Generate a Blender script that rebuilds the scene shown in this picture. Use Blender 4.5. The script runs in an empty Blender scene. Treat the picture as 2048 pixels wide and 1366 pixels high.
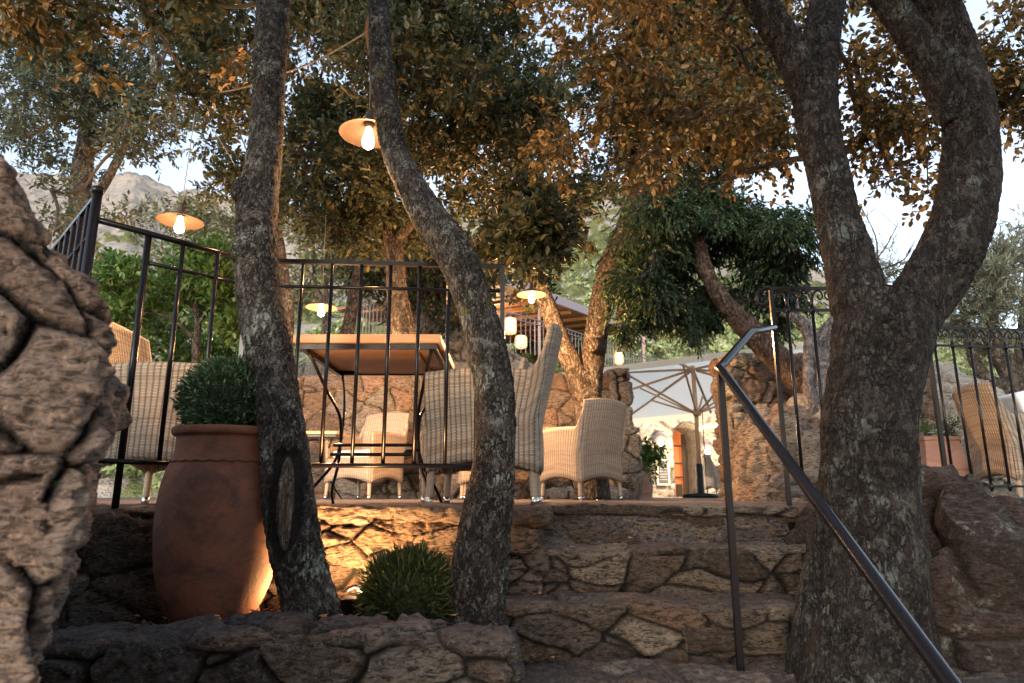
import bpy, math, random
import numpy as np
from mathutils import Vector, Matrix

C = bpy.context.scene
LINK = C.collection.objects.link
R = math.radians

# ------------------------------------------------------------------ camera
EYE = 0.05
PITCH = R(12.66)
cd = bpy.data.cameras.new("camera")
cam = bpy.data.objects.new("camera", cd); LINK(cam)
cam.location = (0, 0, EYE)
cam.rotation_euler = (math.pi / 2 + PITCH, 0, 0)
cd.sensor_width = 36; cd.lens = 24.0
cd.clip_start = 0.05; cd.clip_end = 3000
cd.dof.use_dof = True; cd.dof.focus_distance = 3.1; cd.dof.aperture_fstop = 5.6
C.camera = cam
# ------------------------------------------------------------------ sky, sun, exposure
SUN_EL, SUN_ROT = R(14), R(200)
w = bpy.data.worlds.new("World"); C.world = w; w.use_nodes = True
nt = w.node_tree; nt.nodes.clear()
sky = nt.nodes.new('ShaderNodeTexSky'); sky.sky_type = 'NISHITA'; sky.sun_disc = False
sky.sun_elevation = SUN_EL; sky.sun_rotation = SUN_ROT
sky.air_density = 1.0; sky.dust_density = 2.0; sky.ozone_density = 1.5
hs = nt.nodes.new('ShaderNodeHueSaturation'); hs.inputs['Saturation'].default_value = 0.62
bg = nt.nodes.new('ShaderNodeBackground'); bg.inputs['Strength'].default_value = 0.135
wo = nt.nodes.new('ShaderNodeOutputWorld')
nt.links.new(sky.outputs[0], hs.inputs['Color']); nt.links.new(hs.outputs[0], bg.inputs[0]); nt.links.new(bg.outputs[0], wo.inputs[0])
sl = bpy.data.lights.new("sun", 'SUN'); sl.energy = 0.12; sl.angle = R(12); sl.color = (1.0, 0.93, 0.86)
so = bpy.data.objects.new("sun", sl); LINK(so)
# sun direction vector (towards the sun) : azimuth measured from +Y clockwise
sdir = Vector((math.sin(SUN_ROT) * math.cos(SUN_EL), math.cos(SUN_ROT) * math.cos(SUN_EL), math.sin(SUN_EL)))
so.rotation_euler = sdir.to_track_quat('Z', 'Y').to_euler()
C.view_settings.view_transform = 'Standard'; C.view_settings.look = 'None'
C.view_settings.exposure = 1.95; C.view_settings.gamma = 1.0

# ------------------------------------------------------------------ helpers
_c, _s = math.cos(PITCH), math.sin(PITCH)
def ray(px, py):
    a = (px - 1024) / 1365; b = (683 - py) / 1365
    return (a, _c - b * _s, _s + b * _c)
def P(px, py, Y):
    d = ray(px, py); t = Y / d[1]
    return Vector((d[0] * t, Y, d[2] * t + EYE))
def M(px, Y):            # metres per photo pixel at forward distance Y
    return px / 1365 * Y * 1.0
def tag(o, label=None, cat=None, group=None, kind=None):
    if label: o['label'] = label
    if cat: o['category'] = cat
    if group: o['group'] = group
    if kind: o['kind'] = kind
    return o
def empty(name, loc, label, cat, group=None, rz=0):
    o = bpy.data.objects.new(name, None); LINK(o); o.location = loc; o.rotation_euler = (0, 0, rz)
    o.empty_display_size = 0.1
    return tag(o, label, cat, group)

def mesh_obj(name, V, F, mats, parent=None, smooth=True, uv=None, col=None, mi=None, world=False):
    """V (n,3); F (m,k) int array or list of arrays; mats list"""
    V = np.asarray(V, dtype=np.float32)
    Fs = F if isinstance(F, list) else [F]
    Fs = [np.asarray(f, dtype=np.int32) for f in Fs if len(f)]
    me = bpy.data.meshes.new(name)
    me.vertices.add(len(V)); me.vertices.foreach_set('co', V.ravel())
    loops = np.concatenate([f.ravel() for f in Fs])
    sizes = np.concatenate([np.full(len(f), f.shape[1], dtype=np.int32) for f in Fs])
    starts = np.concatenate([[0], np.cumsum(sizes)[:-1]]).astype(np.int32)
    me.loops.add(len(loops)); me.loops.foreach_set('vertex_index', loops)
    me.polygons.add(len(sizes)); me.polygons.foreach_set('loop_start', starts)
    try: me.polygons.foreach_set('loop_total', sizes)
    except Exception: pass
    if mi is not None: me.polygons.foreach_set('material_index', np.asarray(mi, dtype=np.int32))
    me.update(calc_edges=True)
    me.polygons.foreach_set('use_smooth', np.full(len(sizes), bool(smooth)))
    if uv is not None:
        l = me.uv_layers.new(name='UVMap'); l.data.foreach_set('uv', np.asarray(uv, dtype=np.float32)[loops].ravel())
    if col is not None:
        a = me.color_attributes.new('col', 'FLOAT_COLOR', 'POINT')
        cc = np.ones((len(V), 4), dtype=np.float32); cc[:, :col.shape[1]] = col
        a.data.foreach_set('color', cc.ravel())
    me.validate()
    for m in (mats if isinstance(mats, (list, tuple)) else [mats]): me.materials.append(m)
    o = bpy.data.objects.new(name, me); LINK(o)
    if parent is not None:
        o.parent = parent
        if world:            # vertices were given in world space
            o.matrix_parent_inverse = Matrix.Translation(parent.location).inverted() if parent.rotation_euler.z == 0 else (Matrix.Translation(parent.location) @ parent.rotation_euler.to_matrix().to_4x4()).inverted()
    return o

# ---- numpy noise
def _h(ix, iy, iz, seed):
    n = (ix.astype(np.int64) * 73856093) ^ (iy.astype(np.int64) * 19349663) ^ (iz.astype(np.int64) * 83492791) ^ (seed * 2654435761 & 0x7fffffff)
    n = (n ^ (n >> 13)) * 1274126177 & 0x7fffffffffff
    n = (n ^ (n >> 16)) * 668265263 & 0x7fffffffffff
    return ((n >> 7) & 0xffffff) / float(0xffffff)
def vnoise(p, seed=0):
    i = np.floor(p).astype(np.int64); f = p - i; f = f * f * (3 - 2 * f)
    r = 0
    for dx in (0, 1):
        wx = f[:, 0] if dx else 1 - f[:, 0]
        for dy in (0, 1):
            wy = f[:, 1] if dy else 1 - f[:, 1]
            for dz in (0, 1):
                wz = f[:, 2] if dz else 1 - f[:, 2]
                r = r + wx * wy * wz * _h(i[:, 0] + dx, i[:, 1] + dy, i[:, 2] + dz, seed)
    return r * 2 - 1
def fbm(p, octv=4, seed=0, gain=0.5):
    a, r, t = 1.0, 0, 0
    for k in range(octv):
        r = r + a * vnoise(p * (2.03 ** k) + k * 17.3, seed + k); t += a; a *= gain
    return r / t
def voro(p, seed=0, keep=0.85, full=False):
    """returns (distance to border, random id a, random id b) for jittered-grid cells"""
    i = np.floor(p).astype(np.int64); n = len(p)
    f1 = np.full(n, 1e9); c1 = np.zeros((n, 3)); ida = np.zeros(n); idb = np.zeros(n)
    rng = range(-1, 2)
    cells = []
    for dx in rng:
        for dy in rng:
            for dz in rng:
                a, b, c = i[:, 0] + dx, i[:, 1] + dy, i[:, 2] + dz
                q = np.stack([a + 0.1 + 0.8 * _h(a, b, c, seed), b + 0.1 + 0.8 * _h(a, b, c, seed + 1), c + 0.1 + 0.8 * _h(a, b, c, seed + 2)], 1)
                ex = _h(a, b, c, seed + 3) > keep
                if dx == 0 and dy == 0 and dz == 0: ex[:] = False
                q[ex] = 1e6
                d = ((q - p) ** 2).sum(1); m = d < f1
                f1[m] = d[m]; c1[m] = q[m]
                cells.append(q)
    k = np.floor(c1 * 7.31).astype(np.int64)
    ida = _h(k[:, 0], k[:, 1], k[:, 2], seed + 9); idb = _h(k[:, 0], k[:, 1], k[:, 2], seed + 10)
    bd = np.full(n, 1e9)
    for q in cells:
        v = q - c1; L = np.sqrt((v ** 2).sum(1)); ok = (L > 1e-6) & (L < 1e3)
        e = (((q + c1) * 0.5 - p) * v).sum(1) / np.maximum(L, 1e-6)
        bd = np.where(ok, np.minimum(bd, e), bd)
    if full: return np.clip(bd, 0, 1), ida, idb, p - c1, np.stack([_h(k[:, 0], k[:, 1], k[:, 2], seed + 20 + t) - .5 for t in range(3)], 1)
    return np.clip(bd, 0, 1), ida, idb

# ---- rounded grid box
def rbox(size, r, res):
    sx, sy, sz = size; r = min(r, sx / 2, sy / 2, sz / 2)
    Vs, Fs = [], []; off = 0
    h = np.array([sx, sy, sz]) / 2
    for ax in range(3):
        a, b = [(1, 2), (0, 2), (0, 1)][ax]
        na = max(3, int(round(2 * h[a] / res))); nb = max(3, int(round(2 * h[b] / res)))
        ga = np.linspace(-h[a], h[a], na + 1); gb = np.linspace(-h[b], h[b], nb + 1)
        A, B = np.meshgrid(ga, gb, indexing='ij')
        for sgn in (-1, 1):
            q = np.zeros((A.size, 3)); q[:, a] = A.ravel(); q[:, b] = B.ravel(); q[:, ax] = sgn * h[ax]
            idx = np.arange(A.size).reshape(A.shape) + off
            f = np.stack([idx[:-1, :-1], idx[1:, :-1], idx[1:, 1:], idx[:-1, 1:]], -1).reshape(-1, 4)
            if (sgn > 0) == (ax == 1): f = f[:, ::-1]
            Vs.append(q); Fs.append(f); off += A.size
    V = np.concatenate(Vs); F = np.concatenate(Fs)
    key = np.round(V * 20000).astype(np.int64)
    _, first, inv = np.unique(key, axis=0, return_index=True, return_inverse=True)
    V = V[first]; F = inv.ravel()[F]
    inner = np.clip(V, -(h - r), h - r); d = V - inner
    L = np.sqrt((d ** 2).sum(1)); L[L < 1e-9] = 1
    Nn = d / L[:, None]; V = inner + Nn * r
    return V, Nn, F

def stonework(name, lo, hi, mat, cell=(0.26, 0.26, 0.17), r=0.05, res=0.012, depth=0.03, rough=0.02, seed=1,
              fmap=None, parent=None, gap=0.10, keep=0.92, warp=0.25, world=False, lumps=0.0, flat_top=1.0):
    lo = np.array(lo); hi = np.array(hi); V, Nn, F = rbox(hi - lo, r, res); V = V + (lo + hi) / 2
    S = 1 / np.array(cell)
    wp = np.stack([fbm(V * 5, 2, seed + 40), fbm(V * 5 + 9, 2, seed + 41), fbm(V * 5 + 19, 2, seed + 42)], 1)
    q = V * S + wp * warp * 0.75
    bd, ia, ib, rel, rv = voro(q + seed * 3.7, seed, keep, True)
    j = np.clip((bd - gap * .12) / (gap * 0.55), 0, 1) ** 0.6; facet = (rel * rv).sum(1) * 2.2
    dome = np.clip(bd / 0.45, 0, 1) ** 0.6
    tilt = (ib - 0.5)
    up = np.clip((Nn[:, 2] - 0.5) * 2, 0, 1) * flat_top
    disp = (depth * 1.1 * (j - 1) + depth * 0.22 * dome + depth * 0.8 * tilt * j + depth * 0.9 * facet * j) * (1 - 0.75 * up)
    disp += rough * 0.5 * fbm(V * 9, 3, seed + 7) + rough * 1.1 * (0.5 - np.abs(fbm(V * np.array([14, 14, 22]) + ib[:, None] * 9, 4, seed + 8, 0.6)) * 2) * (1 - .5 * up)
    if lumps: disp += lumps * fbm(V * 2.5, 2, seed + 30)
    V = V + Nn * disp[:, None]
    if fmap: V = fmap(V)
    col = np.stack([ia, (1 - j) * (1 - 0.8 * up), ib], 1)
    return mesh_obj(name, V, F, mat, parent, True, col=col, world=world)

def rock(name, c, size, mat, seed=1, res=0.03, rough=0.25, parent=None, freq=1.6, layer=0.35, rot=0, cracks=True):
    size = np.array(size, dtype=float); V, Nn, F = rbox(size, min(size) * 0.48, res)
    m = min(size)
    q = V / m
    d = rough * m * (fbm(q * freq, 4, seed) + 0.3 * (1 - 2 * np.abs(fbm(q * freq * 1.7, 4, seed + 5))))
    bd, ia, ib = voro(q * np.array([2.2, 2.2, 3.4]) + 0.5 * wp3(q * 2, seed) + seed, seed, 0.8)
    j = np.clip(bd / 0.08, 0, 1)
    if cracks: d += m * 0.07 * (j - 1) + m * 0.12 * (ib - .5)
    d += 0.05 * m * (0.4 - np.abs(fbm(q * np.array([4, 4, 4 + 12 * layer]) + 0.5, 5, seed + 3, 0.62)) * 2)
    V = V + Nn * d[:, None]
    if rot: 
        cr, sr = math.cos(rot), math.sin(rot)
        V = V @ np.array([[cr, 0, -sr], [0, 1, 0], [sr, 0, cr]])
    V = V + np.array(c)
    return mesh_obj(name, V, F, mat, parent, True, col=np.stack([ia * 0.6 + 0.2, (1 - j) * 0.6, ib], 1), world=parent is not None)
def wp3(p, seed):
    return np.stack([vnoise(p, seed + 60), vnoise(p + 7, seed + 61), vnoise(p + 13, seed + 62)], 1)

def catmull(pts, n):
    pts = np.array(pts, dtype=float)
    p = np.vstack([2 * pts[0] - pts[1], pts, 2 * pts[-1] - pts[-2]])
    out = []
    for i in range(1, len(p) - 2):
        t = np.linspace(0, 1, n, endpoint=False)[:, None]
        a, b, c, d = p[i - 1], p[i], p[i + 1], p[i + 2]
        out.append(0.5 * ((2 * b) + (-a + c) * t + (2 * a - 5 * b + 4 * c - d) * t ** 2 + (-a + 3 * b - 3 * c + d) * t ** 3))
    out.append(pts[-1][None]); return np.vstack(out)
def sweep(c, rad, ns=8, ref=None):
    """tube along centres c (n,3), radii; returns V, quads, ring normals"""
    c = np.asarray(c, dtype=float); n = len(c); rad = np.broadcast_to(rad, (n,)).astype(float)
    T = np.gradient(c, axis=0); T /= np.maximum(np.linalg.norm(T, axis=1), 1e-9)[:, None]
    ref = np.array(ref if ref is not None else ([0, 0, 1.] if abs(T[0][2]) < 0.9 else [0, 1., 0]))
    U = np.zeros((n, 3)); u = ref - T[0] * ref.dot(T[0]); u /= np.linalg.norm(u); U[0] = u
    for i in range(1, n):
        u = u - T[i] * u.dot(T[i]); u /= np.linalg.norm(u); U[i] = u
    W = np.cross(T, U)
    a = np.linspace(0, 2 * np.pi, ns, endpoint=False) + (np.pi / 4 if ns == 4 else 0)
    Nn = (U[:, None, :] * np.cos(a)[None, :, None] + W[:, None, :] * np.sin(a)[None, :, None])
    V = c[:, None, :] + Nn * rad[:, None, None]
    idx = np.arange(n * ns).reshape(n, ns); nx = np.roll(idx, -1, axis=1)
    F = np.stack([idx[:-1], nx[:-1], nx[1:], idx[1:]], -1).reshape(-1, 4)
    return V.reshape(-1, 3), F, Nn.reshape(-1, 3)
class MB:
    def __init__(s): s.V = []; s.F4 = []; s.F3 = []; s.n = 0
    def add(s, V, F4=None, F3=None):
        if F4 is not None and len(F4): s.F4.append(np.asarray(F4) + s.n)
        if F3 is not None and len(F3): s.F3.append(np.asarray(F3) + s.n)
        s.V.append(np.asarray(V, dtype=float)); s.n += len(V); return s
    def tube(s, pts, r, ns=8, n=1, caps=True, smooth=0):
        pts = [tuple(p) for p in pts]
        c = catmull(pts, smooth) if smooth else np.array(pts, dtype=float)
        rr = r
        if not np.isscalar(r):
            rr = np.interp(np.linspace(0, 1, len(c)), np.linspace(0, 1, len(r)), r)
        V, F, _ = sweep(c, rr, ns)
        if caps:
            V = np.vstack([V, c[0], c[-1]]); a = len(V) - 2; b = a + 1; m = len(c)
            i = np.arange(ns); j = (i + 1) % ns
            F3 = np.vstack([np.stack([np.full(ns, a), j, i], 1), np.stack([np.full(ns, b), (m - 1) * ns + i, (m - 1) * ns + j], 1)])
            return s.add(V, F, F3)
        return s.add(V, F)
    def box(s, lo, hi, r=0.0):
        lo = np.array(lo, float); hi = np.array(hi, float)
        if r > 0:
            d = hi - lo; h = d / 2; V, Nn, F = _rb(d, r); return s.add(V + (lo + hi) / 2, F)
        V = [(x, y, z) for x in (lo[0], hi[0]) for y in (lo[1], hi[1]) for z in (lo[2], hi[2])]
        return s.add(V, [(0, 1, 3, 2), (4, 6, 7, 5), (0, 4, 5, 1), (2, 3, 7, 6), (0, 2, 6, 4), (1, 5, 7, 3)])
    def lathe(s, prof, c=(0, 0, 0), ns=32, tilt=None):
        prof = np.array(prof, float); n = len(prof); a = np.linspace(0, 2 * np.pi, ns, endpoint=False)
        V = np.stack([prof[:, 0][:, None] * np.cos(a), prof[:, 0][:, None] * np.sin(a), np.repeat(prof[:, 1][:, None], ns, 1)], -1).reshape(-1, 3)
        if tilt is not None: V = V @ np.array(tilt.to_matrix()).T
        idx = np.arange(n * ns).reshape(n, ns); nx = np.roll(idx, -1, axis=1)
        F = np.stack([idx[:-1], nx[:-1], nx[1:], idx[1:]], -1).reshape(-1, 4)
        return s.add(V + np.array(c, float), F)
    def build(s, name, mat, parent=None, smooth=True, world=False):
        V = np.vstack(s.V); F = []
        if s.F4: F.append(np.vstack(s.F4))
        if s.F3: F.append(np.vstack(s.F3))
        return mesh_obj(name, V, F, mat, parent, smooth, world=world)
def _rb(size, r):
    h = np.array(size) / 2; r = min(r, *(h * 0.99)); Vs = []; Fs = []; off = 0
    g = [np.concatenate([-h[k] + r * (1 - np.cos(np.linspace(0, np.pi / 2, 4))) , (h[k] - r * (1 - np.cos(np.linspace(0, np.pi / 2, 4))))[::-1]]) for k in range(3)]
    for ax in range(3):
        a, b = [(1, 2), (0, 2), (0, 1)][ax]
        A, B = np.meshgrid(g[a], g[b], indexing='ij')
        for sgn in (-1, 1):
            q = np.zeros((A.size, 3)); q[:, a] = A.ravel(); q[:, b] = B.ravel(); q[:, ax] = sgn * h[ax]
            idx = np.arange(A.size).reshape(A.shape) + off
            f = np.stack([idx[:-1, :-1], idx[1:, :-1], idx[1:, 1:], idx[:-1, 1:]], -1).reshape(-1, 4)
            if (sgn > 0) == (ax == 1): f = f[:, ::-1]
            Vs.append(q); Fs.append(f); off += A.size
    V = np.concatenate(Vs); F = np.concatenate(Fs)
    inner = np.clip(V, -(h - r), h - r); d = V - inner; L = np.linalg.norm(d, axis=1); L[L < 1e-9] = 1
    V = inner + d / L[:, None] * r
    key = np.round(V * 50000).astype(np.int64); _, first, inv = np.unique(key, axis=0, return_index=True, return_inverse=True)
    F = inv.ravel()[F]; V = V[first]
    ok = np.array([len(set(f)) == 4 for f in F]); return V, None, F[ok]

# ------------------------------------------------------------------ materials
def newmat(name):
    m = bpy.data.materials.new(name); m.use_nodes = True; n = m.node_tree; n.nodes.clear()
    o = n.nodes.new('ShaderNodeOutputMaterial'); b = n.nodes.new('ShaderNodeBsdfPrincipled')
    n.links.new(b.outputs[0], o.inputs[0]); return m, n, b, o
class G:
    """tiny node-graph helper"""
    def __init__(s, n): s.n = n
    def node(s, t, **k):
        x = s.n.nodes.new(t)
        for a, v in k.items(): setattr(x, a, v)
        return x
    def put(s, sock, v):
        if isinstance(v, bpy.types.NodeSocket): s.n.links.new(v, sock)
        elif v is not None: sock.default_value = v
    def math(s, op, a, b=None, c=None, clamp=False):
        x = s.node('ShaderNodeMath', operation=op, use_clamp=clamp); s.put(x.inputs[0], a)
        if b is not None: s.put(x.inputs[1], b)
        if c is not None: s.put(x.inputs[2], c)
        return x.outputs[0]
    def mix(s, f, a, b, mode='MIX'):
        x = s.node('ShaderNodeMix', data_type='RGBA', blend_type=mode); s.put(x.inputs[0], f)
        for k, v in ((6, a), (7, b)):
            if isinstance(v, tuple) and len(v) == 3: v = (*v, 1)
            s.put(x.inputs[k], v)
        return x.outputs[2]
    def noise(s, vec, scale, detail=4, rough=0.55, dist=0):
        x = s.node('ShaderNodeTexNoise'); s.put(x.inputs['Vector'], vec); x.inputs['Scale'].default_value = scale
        x.inputs['Detail'].default_value = detail; x.inputs['Roughness'].default_value = rough; x.inputs['Distortion'].default_value = dist
        return x.outputs['Fac']
    def ramp(s, f, stops, interp='LINEAR'):
        x = s.node('ShaderNodeValToRGB'); s.put(x.inputs[0], f); e = x.color_ramp.elements; x.color_ramp.interpolation = interp
        while len(e) < len(stops): e.new(0.5)
        for k, (p, c) in enumerate(stops):
            e[k].position = p; e[k].color = (*c, 1) if len(c) == 3 else c
        return x.outputs[0]
    def mapr(s, v, a, b, c=0.0, d=1.0):
        x = s.node('ShaderNodeMapRange'); x.clamp = True; s.put(x.inputs[0], v)
        for k, q in enumerate((a, b, c, d)): x.inputs[k + 1].default_value = q
        return x.outputs[0]
    def scalev(s, vec, sc):
        x = s.node('ShaderNodeMapping'); s.put(x.inputs[0], vec); x.inputs['Scale'].default_value = sc; return x.outputs[0]
    def bump(s, h, strength, dist, normal=None):
        x = s.node('ShaderNodeBump'); x.inputs['Strength'].default_value = strength; x.inputs['Distance'].default_value = dist
        s.put(x.inputs['Height'], h)
        if normal is not None: s.put(x.inputs['Normal'], normal)
        return x.outputs[0]

def mat_stone(name, pal, joint=(0.012, 0.010, 0.009), spec=(0.018, 0.015, 0.013), lich=(0.3, 0.3, 0.26), lichen=0.25, fine=1.0, k=1.0, stain=(0.17, 0.085, 0.04), top_grit_light=0.4):
    m, n, b, o = newmat(name); g = G(n)
    at = g.node('ShaderNodeAttribute', attribute_name='col'); sp = g.node('ShaderNodeSeparateColor'); n.links.new(at.outputs['Color'], sp.inputs[0])
    tc = g.node('ShaderNodeTexCoord').outputs['Object']
    base = g.ramp(sp.outputs[0], [(i / (len(pal) - 1), tuple(x * k for x in c)) for i, c in enumerate(pal)])
    n1 = g.noise(tc, 9 * fine, 6, 0.65, 0.6); n2 = g.noise(tc, 60 * fine, 5, 0.7); n3 = g.noise(g.scalev(tc, (1, 1, 3.5)), 26 * fine, 6, 0.7, 1.2)
    c = g.mix(g.mapr(n1, 0.5, 0.75, 0, .6), base, tuple(x * k for x in stain))
    c = g.mix(g.mapr(n3, 0.40, 0.56, 0.95, 0), c, spec)
    c = g.mix(g.mapr(n2, 0.52, 0.68, 0, 0.6), c, tuple(min(1, x * k * 1.9) for x in pal[-1]))
    n4 = g.noise(tc, 5.5 * fine, 5, 0.7, 0.3); lf = g.math('MULTIPLY', g.mapr(n4, 0.58, 0.66), lichen * 2)
    c = g.mix(g.math('MULTIPLY', lf, g.mapr(n2, 0.3, 0.6), clamp=True), c, lich)
    c = g.mix(g.mapr(sp.outputs[1], 0.25, 1.0), c, joint)
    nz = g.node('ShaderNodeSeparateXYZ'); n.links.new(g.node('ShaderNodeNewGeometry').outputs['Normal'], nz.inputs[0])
    c = g.mix(g.math('MULTIPLY', g.mapr(nz.outputs[2], 0.75, 0.95), top_grit_light), c, g.mix(n2, (0.13, 0.105, 0.10), (0.24, 0.205, 0.195)))  # pale grit tone on up-facing stone, with blocked sky light painted in
    n.links.new(c, b.inputs['Base Color']); b.inputs['Roughness'].default_value = 0.85
    b.inputs['Specular IOR Level'].default_value = 0.3
    n5 = g.noise(g.scalev(tc, (1, 1, 2)), 42 * fine, 5, 0.75, 1.5); h = g.math('ADD', g.math('MULTIPLY', n3, 0.8), g.math('ADD', g.math('MULTIPLY', n5, 0.8), g.math('MULTIPLY', n2, 0.35)))
    n.links.new(g.bump(h, 1.0, 0.035 / fine), b.inputs['Normal'])
    return m
PAL = [(0.22, 0.15, 0.11), (0.10, 0.075, 0.06), (0.36, 0.28, 0.21), (0.17, 0.155, 0.15), (0.29, 0.18, 0.115), (0.42, 0.35, 0.28), (0.14, 0.09, 0.065)]
PALG = [(0.20, 0.18, 0.17), (0.10, 0.085, 0.08), (0.32, 0.28, 0.25), (0.15, 0.125, 0.11), (0.25, 0.19, 0.155)]
PALW = [(0.55, 0.50, 0.44), (0.46, 0.42, 0.38), (0.62, 0.58, 0.52), (0.50, 0.47, 0.44), (0.58, 0.52, 0.44)]
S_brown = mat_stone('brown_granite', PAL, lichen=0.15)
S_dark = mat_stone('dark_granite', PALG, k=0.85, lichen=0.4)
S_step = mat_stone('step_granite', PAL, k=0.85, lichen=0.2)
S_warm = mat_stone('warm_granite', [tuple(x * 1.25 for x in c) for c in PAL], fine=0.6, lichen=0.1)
S_mid = mat_stone('lit_tone_rubble', [tuple(min(.6, x * 1.75) for x in c) for c in PAL], joint=(.05, .038, .03), fine=0.6, lichen=0.1, spec=(.09, .07, .055), stain=(.3, .19, .11))  # granite palette brightened, putting the blocked sky light into the stone colour
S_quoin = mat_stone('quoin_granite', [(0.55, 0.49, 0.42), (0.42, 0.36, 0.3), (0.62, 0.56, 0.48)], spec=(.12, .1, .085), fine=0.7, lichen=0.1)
S_pale = mat_stone('pale_granite', PALW, joint=(0.1, 0.09, 0.08), fine=0.4, lichen=0.1, stain=(0.3, 0.24, 0.18), spec=(0.26, 0.23, 0.2), top_grit_light=0.2)
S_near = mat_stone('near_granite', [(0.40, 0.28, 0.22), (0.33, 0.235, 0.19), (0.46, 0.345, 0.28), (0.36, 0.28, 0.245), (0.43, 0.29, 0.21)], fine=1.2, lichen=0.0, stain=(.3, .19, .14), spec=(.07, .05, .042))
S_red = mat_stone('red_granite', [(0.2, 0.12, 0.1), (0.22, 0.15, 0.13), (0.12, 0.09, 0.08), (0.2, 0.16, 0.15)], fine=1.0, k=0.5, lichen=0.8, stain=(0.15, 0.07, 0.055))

def mat_bark(name, dark=(0.022, 0.018, 0.016), mid=(0.075, 0.06, 0.052), pale=(0.26, 0.24, 0.215), lich=(0.34, 0.37, 0.32), lichen=0.5, sc=1.0, aniso=0.35, smoothz=None, moss=0.0):
    m, n, b, o = newmat(name); g = G(n)
    at = g.node('ShaderNodeAttribute', attribute_name='col'); sp = g.node('ShaderNodeSeparateColor'); n.links.new(at.outputs['Color'], sp.inputs[0])
    tc = g.node('ShaderNodeTexCoord').outputs['Object']; v = g.scalev(tc, (1, 1, aniso))
    n1 = g.noise(v, 55 * sc, 7, 0.75, 0.4); n2 = g.noise(tc, 150 * sc, 4, 0.7); n3 = g.noise(tc, 7 * sc, 4, 0.6, 0.5); n4 = g.noise(tc, 30 * sc, 5, 0.7, 0.6)
    wvec = g.node('ShaderNodeVectorMath', operation='ADD'); nn = g.node('ShaderNodeTexNoise'); n.links.new(v, nn.inputs['Vector']); nn.inputs['Scale'].default_value = 22 * sc; nn.inputs['Detail'].default_value = 4
    sc_n = g.node('ShaderNodeVectorMath', operation='SCALE'); n.links.new(nn.outputs['Color'], sc_n.inputs[0]); sc_n.inputs['Scale'].default_value = 0.06 / sc
    n.links.new(g.scalev(tc, (1, 1, 0.5)), wvec.inputs[0]); n.links.new(sc_n.outputs[0], wvec.inputs[1])
    vo = g.node('ShaderNodeTexVoronoi', feature='DISTANCE_TO_EDGE'); n.links.new(wvec.outputs[0], vo.inputs['Vector']); vo.inputs['Scale'].default_value = 75 * sc
    crack = g.math('MULTIPLY', g.mapr(vo.outputs['Distance'], 0.0, 0.13, 1, 0), g.mapr(g.noise(tc, 18 * sc, 3), 0.4, 0.6))
    vc = g.node('ShaderNodeTexVoronoi'); n.links.new(wvec.outputs[0], vc.inputs['Vector']); vc.inputs['Scale'].default_value = 75 * sc
    pid = g.node('ShaderNodeSeparateColor'); n.links.new(vc.outputs['Color'], pid.inputs[0])
    c = g.mix(g.mapr(n1, 0.38, 0.66), dark, mid)
    c = g.mix(g.mapr(g.math('ADD', g.math('MULTIPLY', pid.outputs[0], 0.3), g.math('MULTIPLY', n2, 1.0)), 0.60, 0.90, 0, 0.8), c, pale)
    lf = g.math('MULTIPLY', g.mapr(n3, 0.60 - 0.12 * lichen, 0.70 - 0.1 * lichen), g.mapr(g.math('ADD', n4, g.math('MULTIPLY', pid.outputs[1], 0.25)), 0.60, 0.68))
    c = g.mix(g.math('MULTIPLY', lf, min(1, lichen * 1.6)), c, lich)
    if moss: c = g.mix(g.math('MULTIPLY', g.mapr(g.noise(tc, 10, 3), 0.6, 0.68), moss), c, (0.16, 0.14, 0.03))
    c = g.mix(g.math('MULTIPLY', crack, 0.9), c, tuple(x * 0.6 for x in dark))
    c = g.mix(g.mapr(sp.outputs[1], 0.2, 0.9), c, dark)
    wv = g.noise(g.scalev(tc, (1, 1, 0.06)), 90, 5, 0.7, 0.6)
    wood = g.ramp(wv, [(0.35, (0.02, 0.016, 0.013)), (0.55, (0.17, 0.13, 0.10)), (0.7, (0.34, 0.28, 0.22))])
    c = g.mix(sp.outputs[2], c, wood)
    n.links.new(c, b.inputs['Base Color']); b.inputs['Roughness'].default_value = 0.9; b.inputs['Specular IOR Level'].default_value = 0.25
    h = g.math('ADD', g.math('MULTIPLY', n1, 0.8), g.math('ADD', g.math('MULTIPLY', n2, 0.3), g.math('MULTIPLY', crack, -1.2)))
    n.links.new(g.bump(h, 1.0, 0.03 / sc), b.inputs['Normal']); return m
B_oak = mat_bark('oak_bark', lichen=0.6)
B_oak2 = mat_bark('oak_bark_mossy', lichen=0.45, moss=0.6)
B_big = mat_bark('big_oak_bark', dark=(0.014, 0.011, 0.010), mid=(0.04, 0.031, 0.028), pale=(0.12, 0.11, 0.10), lichen=0.4, sc=0.8, lich=(0.2, 0.23, 0.22))
B_far = mat_bark('far_bark', mid=(0.12, 0.095, 0.075), pale=(0.26, 0.22, 0.18), lichen=0.2, sc=0.5)
B_jun = mat_bark('juniper_bark', dark=(0.06, 0.035, 0.025), mid=(0.2, 0.13, 0.095), pale=(0.33, 0.26, 0.21), lichen=0.0, sc=0.7, aniso=0.2)
B_drift = mat_bark('driftwood', dark=(0.12, 0.1, 0.1), mid=(0.3, 0.27, 0.26), pale=(0.45, 0.43, 0.43), lichen=0.0, sc=0.7, aniso=0.15)

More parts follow.
